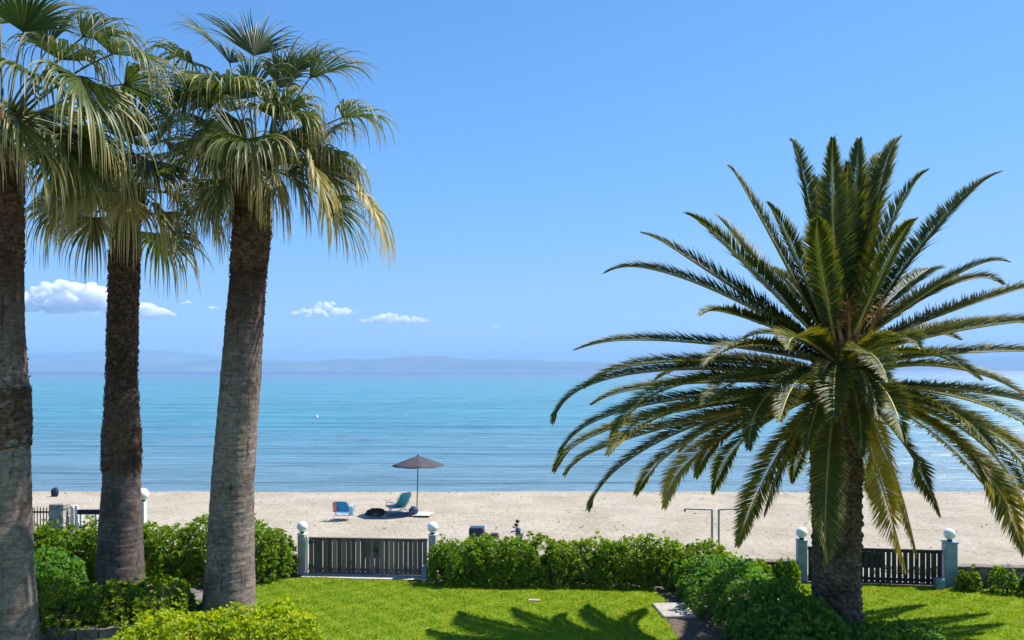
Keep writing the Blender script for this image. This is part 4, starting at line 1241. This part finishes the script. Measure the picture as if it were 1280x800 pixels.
x0, x1 = [(p - 640) / F * D2 for p in (97, 160)]
root = empty('beam_fence', (x0, D2, 0)); tag(root, 'dark navy horizontal beam fence left of the dark palm trunk', 'fence')
zt = CH - (637 - HZ) / F * D2
m = MB(); m.box(((x1 - x0) / 2, 0, zt - .06), (x1 - x0, .05, .125), 0, .006); m.build('beam', M['navy'], root)
m = MB()
for q in (.05, .35, .65, .95):
    m.box(((x1 - x0) * q, .05, zt / 2 - .03), (.05, .05, zt - .06), 0, .004)
m.build('supports', M['white'], root)

x = (178 - 640) / F * D2; zt = CH - (627 - HZ) / F * D2
root = empty('lamp_post', (x, D2, 0)); tag(root, 'short white post with a pale globe lamp peeking past the dark palm trunk', 'lamp post')
m = MB(); m.box((0, 0, zt / 2), (.16, .16, zt), 0, .01); m.build('pillar', M['white'], root)
m = MB(); m.lathe([(.07, 0), (.075, .03), (.05, .06)], (0, 0, zt), 16); m.build('lamp_base', M['blackmetal'], root)
m = MB(); m.ball((0, 0, zt + .04 + .15), .16); m.build('lamp_globe', M['globe'], root, True)

# ------------------------------------------------------------------ small things in the garden
m = MB(); m.box((0, 0, 0), (.70, .92, .07), R(4), .015)
o = m.build('stepping_slab', M['slab']); o.location = (3.37, 16.62, .01); tag(o, 'pale rectangular stepping slab on the shaded path by the dark hedge', 'slab')
m = MB(); m.box((0, 0, 0), (.16, .75, .10), R(28), .02)
o = m.build('kerb_stone', M['white']); o.location = (5.78, 17.15, .03); tag(o, 'white edging stone half hidden by the dark hedge', 'edging stone')
m = MB(); m.box((0, 0, 0), (.26, .10, .025), R(-6), .008)
o = m.build('paving_stone', M['slab']); o.location = (.48, 17.35, .02); tag(o, 'tiny pale flat stone lying flush in the left lawn', 'stone')
m = MB(); m.ball((0, 0, .05), .10, 12, .6)
o = m.build('rock', M['stone'], None, True); o.location = (-1.68, 18.75, 0); tag(o, 'small white grey rock at the near end of the clipped hedge', 'rock')
tag(sheet('path', [(3.1, 14.0), (4.2, 14.0), (4.2, 16.0), (4.3, 18.3), (3.35, 18.45), (3.2, 18.4), (3.38, 17.6), (3.12, 16)], -.012, M['soil']), kind='structure')

# inverted-L poles
gpole = 'thin inverted L poles'
for px, arm, lb in ((890, 856, 'thin metal pole with its short arm pointing left over the beach'), (898.5, 922, 'thin metal pole with its short arm pointing right behind a palm frond')):
    d = 19.75 if arm > px else 19.72
    x = (px - 640) / F * d; xa = (arm - 640) / F * d - x; zt = CH - (637 - HZ) / F * d
    root = empty('metal_pole', (x, d, -.25)); tag(root, lb, 'pole', gpole)
    m = MB(); m.tube([(0, 0, 0), (0, 0, zt + .25)], .026, 10); m.build('upright', M['pole_metal'], root, True)
    m = MB(); m.tube([(0, 0, zt + .25), (xa, 0, zt + .27)], .022, 10); m.tube([(xa, 0, zt + .27), (xa, 0, zt + .20)], .028, 10)
    m.build('arm', M['pole_metal'], root, True)


# ------------------------------------------------------------------ beach things
def on_beach(px, row):
    d = 25.0
    for _ in range(40):
        d = (CH - float(beach_z(d))) * F / (row - HZ)
    return (px - 640) / F * d, d, float(beach_z(d))


def umbrella():
    x, y, z = on_beach(522, 640)
    root = empty('beach_umbrella', (x, y, z)); tag(root, 'open charcoal beach umbrella standing beside the teal chair', 'umbrella')
    h = 71 / F * y; r = 1.02; rise = .36
    m = MB(); m.tube([(-.03, 0, -.1), (.02, 0, h - .06)], .022, 10); m.build('pole', M['umbrella_pole'], root, True)
    m = MB(); n = 8; sub = 6; V = []; Fs = []; rows = 7
    V.append((.02, 0, h - .02))
    for i in range(1, rows + 1):
        u = i / rows
        for k in range(n * sub):
            a = 2 * PI * k / (n * sub) + .2; f = (k % sub) / sub
            sag = math.sin(PI * f)
            rr = r * u * (1 - .055 * sag)
            V.append((.02 + rr * math.cos(a), rr * math.sin(a), h - .02 - rise * (u ** 1.15) - .03 * sag * u * u))
    N_ = n * sub
    for k in range(N_): Fs.append((0, 1 + k, 1 + (k + 1) % N_))
    for i in range(rows - 1):
        for k in range(N_):
            a = 1 + i * N_ + k; b = 1 + i * N_ + (k + 1) % N_
            Fs.append((a, a + N_, b + N_, b))
    m.add(V, Fs); cn = m.build('canopy', M['umbrella'], root, True)
    sm = cn.modifiers.new('t', 'SOLIDIFY'); sm.thickness = .006
    for k in range(n):
        a = 2 * PI * k / n + .2; m = MB()
        m.tube([(.02, 0, h - .06), (.02 + r * .98 * math.cos(a), r * .98 * math.sin(a), h - .03 - rise)], .006, 5)
        m.build('rib', M['steel'], root)
    m = MB(); m.lathe([(.03, -.02), (.05, .0), (.022, .03), (.005, .06)], (.02, 0, h), 12); m.build('finial', M['plasticblack'], root, True)


umbrella()


def panel(pts, t, mat, name, parent):
    """A cloth panel between rows of points, given a thickness."""
    m = MB(); n = len(pts); k = len(pts[0]); V = [p for row in pts for p in row]; Fs = []
    for i in range(n - 1):
        for j in range(k - 1):
            Fs.append((i * k + j, i * k + j + 1, (i + 1) * k + j + 1, (i + 1) * k + j))
    m.add(V, Fs); o = m.build(name, mat, parent, True)
    s = o.modifiers.new('t', 'SOLIDIFY'); s.thickness = t
    return o


def beach_chair(px, row, rz, wd, seat_h, back_h, lean, fabric, label, seatlen=.48, arms=True, dark=None):
    """Back towards the viewer (local -Y), sitter faces the sea (local +Y)."""
    x, y, z = on_beach(px, row)
    root = empty('beach_chair', (x, y, z), rz); tag(root, label, 'beach chair', 'folding beach chairs')
    hw = wd / 2; fm = dark or M['steel']
    bx = lambda u, s_: (s_ * (hw - .03 * u), -lean * u, seat_h + back_h * u)
    rows = []
    for i in range(9):
        u = .06 + .94 * i / 8; inset = .02 + (.10 * max(0, (u - .8) / .2) ** 2)
        rows.append([(s_ * (hw - inset - .02), -lean * u - .03 * math.sin(PI * (s_ + 1) / 2) - .01, seat_h + back_h * u) for s_ in np.linspace(-1, 1, 7)])
    panel(rows, .012, fabric, 'backrest', root)
    rows = [[(s_ * (hw - .02), seatlen * i / 5, seat_h - .04 * math.sin(PI * i / 5) - .02 * math.cos(s_ * PI / 2) + .03 * i / 5) for s_ in np.linspace(-1, 1, 7)] for i in range(6)]
    panel(rows, .012, fabric, 'seat', root)
    m = MB()
    m.tube([(-hw, seatlen, seat_h + .03), (-hw, 0, seat_h)] + [(-(hw - .10 * max(0, (u - .8) / .2) ** 2), -lean * u, seat_h + back_h * u) for u in (.3, .6, .8, .9, 1.0)] +
           [((hw - .10 * max(0, (u - .8) / .2) ** 2), -lean * u, seat_h + back_h * u) for u in (1.0, .9, .8, .6, .3)] + [(hw, 0, seat_h), (hw, seatlen, seat_h + .03)], .013, 8)
    m.tube([(-hw, seatlen, seat_h + .03), (hw, seatlen, seat_h + .03)], .013, 8)
    m.build('frame', fm, root, True)
    for s_ in (-1, 1):
        m = MB(); m.tube([(s_ * (hw + .015), -lean * .3 - .05, 0), (s_ * (hw + .015), seatlen * .6, seat_h)], .013, 8); m.build('leg', fm, root, True)
        m = MB(); m.tube([(s_ * (hw + .015), seatlen * .95, 0), (s_ * (hw + .015), seatlen * .1, seat_h)], .013, 8); m.build('leg', fm, root, True)
        if arms:
            m = MB(); ah = seat_h + .20
            m.tube([(s_ * (hw + .02), seatlen * .8, seat_h + .02), (s_ * (hw + .02), seatlen * .75, ah), (s_ * (hw + .02), -lean * .45, ah)], .012, 8)
            m.box((s_ * (hw + .02), seatlen * .3, ah + .015), (.045, .30, .02), 0, .006); m.build('armrest', fm, root)
    m = MB(); m.tube([(-hw, -lean * .3 - .05, .015), (hw, -lean * .3 - .05, .015)], .013, 8); m.tube([(-hw, -lean * .12, seat_h * .55), (hw, -lean * .12, seat_h * .55)], .012, 8)
    m.build('crossbar', fm, root, True)
    return root


beach_chair(500, 642, R(46), .60, .24, .60, .40, M['teal'], 'teal beach chair with a tall rounded back under the charcoal umbrella', .55)
beach_chair(428, 648.5, R(-8), .60, .24, .42, .20, M['blue'], 'low bright blue beach chair with towels hung over it', .45)


def draped(name, px, row, dx, dy, dz, wd, h, mat, label, cat='towel'):
    """A towel hung over the chair back."""
    x, y, z = on_beach(px, row)
    pts = []
    for i in range(11):
        u = i / 10
        yy, zz = (-.05 - .03 * math.sin(u * 3), u * h * 2) if u < .5 else (.03 + .05 * (u - .5), (1 - u) * h * 2)
        pts.append([(wd * (j / 4 - .5) + .008 * math.sin(i * 1.3 + j), yy + .01 * math.sin(j * 2.2 + i), zz) for j in range(5)])
    o = panel(pts, .012, mat, name, None)
    o.location = (x + dx, y + dy, z + dz); tag(o, label, cat, 'towels on the beach')


draped('towel', 428, 648.5, -.25, -.10, .27, .13, .40, M['pink'], 'pink towel hanging at the left side of the low blue chair')
draped('towel', 428, 648.5, .31, .0, .13, .16, .42, M['paleblue'], 'pale blue towel hanging at the right side of the low blue chair')


def soft(name, px, row, dims, mat, label, cat, seed, pw=.6, crumple=.12):
    """Bags and heaps: a crumpled flattened body with a flat bottom."""
    x, y, z = on_beach(px, row)
    nu, nv = 28, 14; V = []; Fs = []
    for j in range(nv + 1):
        ph = -PI / 2 + PI * j / nv
        for i in range(nu):
            a = 2 * PI * i / nu
            e = lambda c: math.copysign(abs(c) ** pw, c)
            p = Vector((e(math.cos(ph)) * e(math.cos(a)), e(math.cos(ph)) * e(math.sin(a)), e(math.sin(ph))))
            nz = mnoise.fractal(p * 2.2 + Vector((seed, seed, 0)), 1, 2, 4) * crumple
            p = p * (1 + nz)
            V.append((p.x * dims[0] / 2, p.y * dims[1] / 2, max(0, (p.z + 1) / 2 * dims[2])))
    for j in range(nv):
        for i in range(nu):
            k = (i + 1) % nu
            Fs.append((j * nu + i, j * nu + k, (j + 1) * nu + k, (j + 1) * nu + i))
    root = empty(name, (x, y, z - .01)); tag(root, label, cat)
    m = MB(); m.add(V, Fs); m.build('body', mat, root, True)
    return root


r_ = soft('beach_bag', 470, 645, (.68, .42, .29), M['black'], 'black soft bag lying on the sand left of the teal chair', 'bag', 2.0, .8, .3)
m = MB(); m.tube([(-.24, 0, .10), (-.34, -.05, .16), (-.40, -.05, .10), (-.36, -.02, .04), (-.26, 0, .06)], .028, 8); m.build('strap', M['black'], r_, True)
m = MB(); m.box((.02, -.19, .10), (.20, .05, .12), 0, .02); m.build('pocket', M['denim'], r_)
r_ = soft('beach_bag', 517, 643.5, (.36, .30, .30), M['denim'], 'crumpled blue bag leaning at the umbrella pole', 'bag', 5.0, .8, .3)
m = MB(); m.tube([(-.1, -.08, .22), (-.08, -.10, .34), (.06, -.10, .35), (.1, -.08, .22)], .012, 8); m.build('handle', M['navy'], r_, True)
r_ = soft('beach_bag', 68.5, 621, (.30, .24, .40), M['navy'], 'upright navy bag standing alone near the waterline', 'bag', 8.0, .75, .15)
m = MB(); m.tube([(-.02, 0, .36), (.02, 0, .46), (.10, 0, .46), (.12, 0, .36)], .014, 8); m.build('handle', M['navy'], r_, True)


def flat_panel(px, row, w_, d_, mat, label, rz, t=.02):
    x, y, z = on_beach(px, row)
    pts = [[(w_ * (i / 8 - .5), d_ * (j / 6 - .5), t + .02 * mnoise.noise(Vector((i * .6, j * .7, px)))) for i in range(9)] for j in range(7)]
    o = panel(pts, .015, mat, 'towel', None); o.location = (x, y, z + .012); o.rotation_euler.z = rz
    tag(o, label, 'towel', 'towels on the beach')


flat_panel(500, 643, 1.05, .42, M['denim'], 'faded blue strip spread flat under the teal chair', R(4), .03)  # thin flat blue strip on the sand
flat_panel(530, 643.5, .58, .7, M['whitetowel'], 'white towel lying on the sand right of the umbrella pole', R(-6), .03)


# ------------------------------------------------------------------ scooter behind the hedge
def scooter():
    d = 22.2; z = float(beach_z(d)); x = (626 - 640) / F * d
    root = empty('motor_scooter', (x, d, z - .05), R(-4)); root.scale = (.90,) * 3
    tag(root, 'dark navy motor scooter with a top box parked behind the long hedge', 'scooter')
    for wx in (-.55, .68):
        m = MB(); pts = [(wx + .235 * math.cos(a), 0, .285 + .235 * math.sin(a)) for a in np.linspace(0, 2 * PI, 29)]
        m.tube(pts, .05, 10, False); wh = m.build('wheel', M['rubber'], root, True)
        m = MB()
        for k in range(5):
            a = 2 * PI * k / 5; m.tube([(wx, 0, .285), (wx + .2 * math.cos(a), 0, .285 + .2 * math.sin(a))], .014, 6)
        m.tube([(wx, -.07, .285), (wx, .07, .285)], .05, 10); m.build('rim', M['steel'], wh)
    # body: floor, tail, under-seat shell
    m = MB(); sec = [(-.85, .62, .72, .07), (-.65, .50, .74, .13), (-.35, .36, .72, .16), (-.08, .30, .60, .16), (.05, .24, .34, .15), (.28, .24, .34, .15), (.40, .26, .50, .13)]
    V = []; Fs = []
    for sx, zb, zt_, hw in sec:
        V += [(sx, -hw, zb), (sx, hw, zb), (sx, hw, (zb + zt_) / 2 + .05), (sx, hw * .75, zt_), (sx, -hw * .75, zt_), (sx, -hw, (zb + zt_) / 2 + .05)]
    for i in range(len(sec) - 1):
        for k in range(6):
            l = (k + 1) % 6; Fs.append((i * 6 + k, i * 6 + l, (i + 1) * 6 + l, (i + 1) * 6 + k))
    Fs += [tuple(range(6))[::-1], tuple(range(len(V) - 6, len(V)))]
    m.add(V, Fs); m.build('body', M['scooter'], root)
    m = MB(); m.box((.50, 0, .62), (.07, .36, .72), 0, .03); m.box((.58, 0, .80), (.16, .24, .26), 0, .05); m.build('front_shield', M['scooter'], root)
    m = MB(); m.box((.70, 0, .56), (.44, .13, .05), 0, .02); m.build('mudguard', M['scooter'], root)
    m = MB(); m.tube([(.68, -.08, .285), (.56, -.06, .80)], .022, 8); m.tube([(.68, .08, .285), (.56, .06, .80)], .022, 8); m.build('fork', M['steel'], root)
    m = MB(); m.box((-.36, 0, .78), (.62, .28, .10), 0, .04); m.box((-.20, 0, .86), (.26, .26, .08), 0, .03); m.build('seat', M['plasticblack'], root)
    m = MB(); m.box((-.74, 0, .93), (.46, .40, .34), 0, .03); tb = m.build('top_box', M['scooter'], root)
    m = MB(); m.box((-.74, 0, .95), (.47, .41, .02), 0, .004); m.build('lid_seam', M['plasticblack'], tb)
    m = MB(); m.box((-.72, 0, .745), (.36, .22, .03), 0, .008); m.build('rack', M['steel'], root)
    m = MB(); m.tube([(.53, 0, .9), (.50, 0, 1.03)], .03, 8); m.tube([(.40, -.33, 1.03), (.48, -.2, 1.03), (.50, 0, 1.02), (.48, .2, 1.03), (.40, .33, 1.03)], .016, 8)
    m.box((.53, 0, 1.0), (.16, .26, .16), 0, .05)
    m.build('handlebar', M['scooter'], root)
    m = MB(); m.tube([(.40, -.34, 1.03), (.34, -.40, 1.03)], .02, 8); m.tube([(.40, .34, 1.03), (.34, .40, 1.03)], .02, 8); m.build('grips', M['rubber'], root)
    for s_ in (-1, 1):
        mm = MB(); mm.tube([(.47, s_ * .22, 1.04), (.50, s_ * .28, 1.18)], .008, 6); mm.ball((.50, s_ * .29, 1.23), .068, 14, .8)
        mr = mm.build('mirror', M['plasticblack'], root, True)
    m = MB(); m.lathe([(.001, 0), (.07, .01), (.075, .03), (.05, .05)], (0, 0, 0), 16); hl = m.build('headlight', M['mirror'], root, True)
    hl.location = (.66, 0, .86); hl.rotation_euler = (0, R(90), 0)
    m = MB(); m.tube([(-.1, .08, .3), (-.16, .2, 0)], .014, 6); m.tube([(-.1, -.08, .3), (-.14, -.16, .02)], .014, 6); m.build('stand', M['steel'], root)


scooter()

# buoy
d = (CH - SEA_Z) * F / (522 - HZ); x = (396 - 640) / F * d
root = empty('buoy', (x, d, SEA_Z)); tag(root, 'tiny white buoy floating on the calm sea', 'buoy')
m = MB(); m.ball((0, 0, .08), .17, 16); m.build('float', M['buoy'], root, True)
m = MB(); m.lathe([(.05, .3), (.05, .42), (.01, .46)], (0, 0, 0), 10); m.build('ring', M['buoy'], root, True)

# beach weeds near the wall
def weeds():
    C = []; 
    for (cx, cy, n, sx, sy) in ((5.4, 21.8, 60, .9, .15), (10.8, 20.9, 60, .9, .18), (12.3, 20.4, 40, .7, .15), (-4, 21.3, 60, 1.6, .25), (2.5, 22.4, 30, 1.5, .2), (7.3, 20.0, 40, .8, .15), (-8.8, 21.5, 70, .9, .3)):
        C.append(np.stack([rng.normal(cx, sx, n), rng.normal(cy, sy, n), np.zeros(n)], 1))
    C = np.concatenate(C); C[:, 1] = np.maximum(C[:, 1], 19.95); C[:, 2] = beach_z(C[:, 1]) + .015
    V, T = rosettes(C, norm(np.array([0, 0, 1.0]) + rng.normal(0, .2, C.shape)), .11, 7)
    tag(mesh_arrays('weeds', V, [T], M['weed']), kind='stuff', label='sparse dry weeds creeping over the sand near the wall', cat='weeds')


weeds()


def debris():
    """Dry weed scraps, sticks and pebbles strewn over the sand."""
    n = 520
    y = rng.uniform(20.2, 37.0, n); y[:150] = rng.normal(36.6, .18, 150); y[150:260] = rng.normal(27.5, .6, 110)
    x = rng.uniform(-1, 1, n) * y * .68
    ln = rng.uniform(.02, .085, n); a = rng.uniform(0, PI, n); wd = ln * rng.uniform(.2, .6, n); h = rng.uniform(.01, .03, n)
    z = beach_z(y) + .012
    ca, sa = np.cos(a), np.sin(a)
    c = np.stack([x, y, z], 1); u = np.stack([ca * ln, sa * ln, 0 * ln], 1); v = np.stack([-sa * wd, ca * wd, 0 * ln], 1); t = np.stack([0 * h, 0 * h, h], 1)
    V = np.stack([c - u, c + v, c + u, c - v, c + t], 1).reshape(-1, 3)
    k = np.arange(n)[:, None] * 5
    T = np.concatenate([k + np.array([[0, 3, 4]]), k + np.array([[3, 2, 4]]), k + np.array([[2, 1, 4]]), k + np.array([[1, 0, 4]])])
    tag(mesh_arrays('beach_debris', V, [T], M['wrack']), kind='stuff', label='scraps of dry seaweed and pebbles strewn over the sand', cat='debris')


debris()
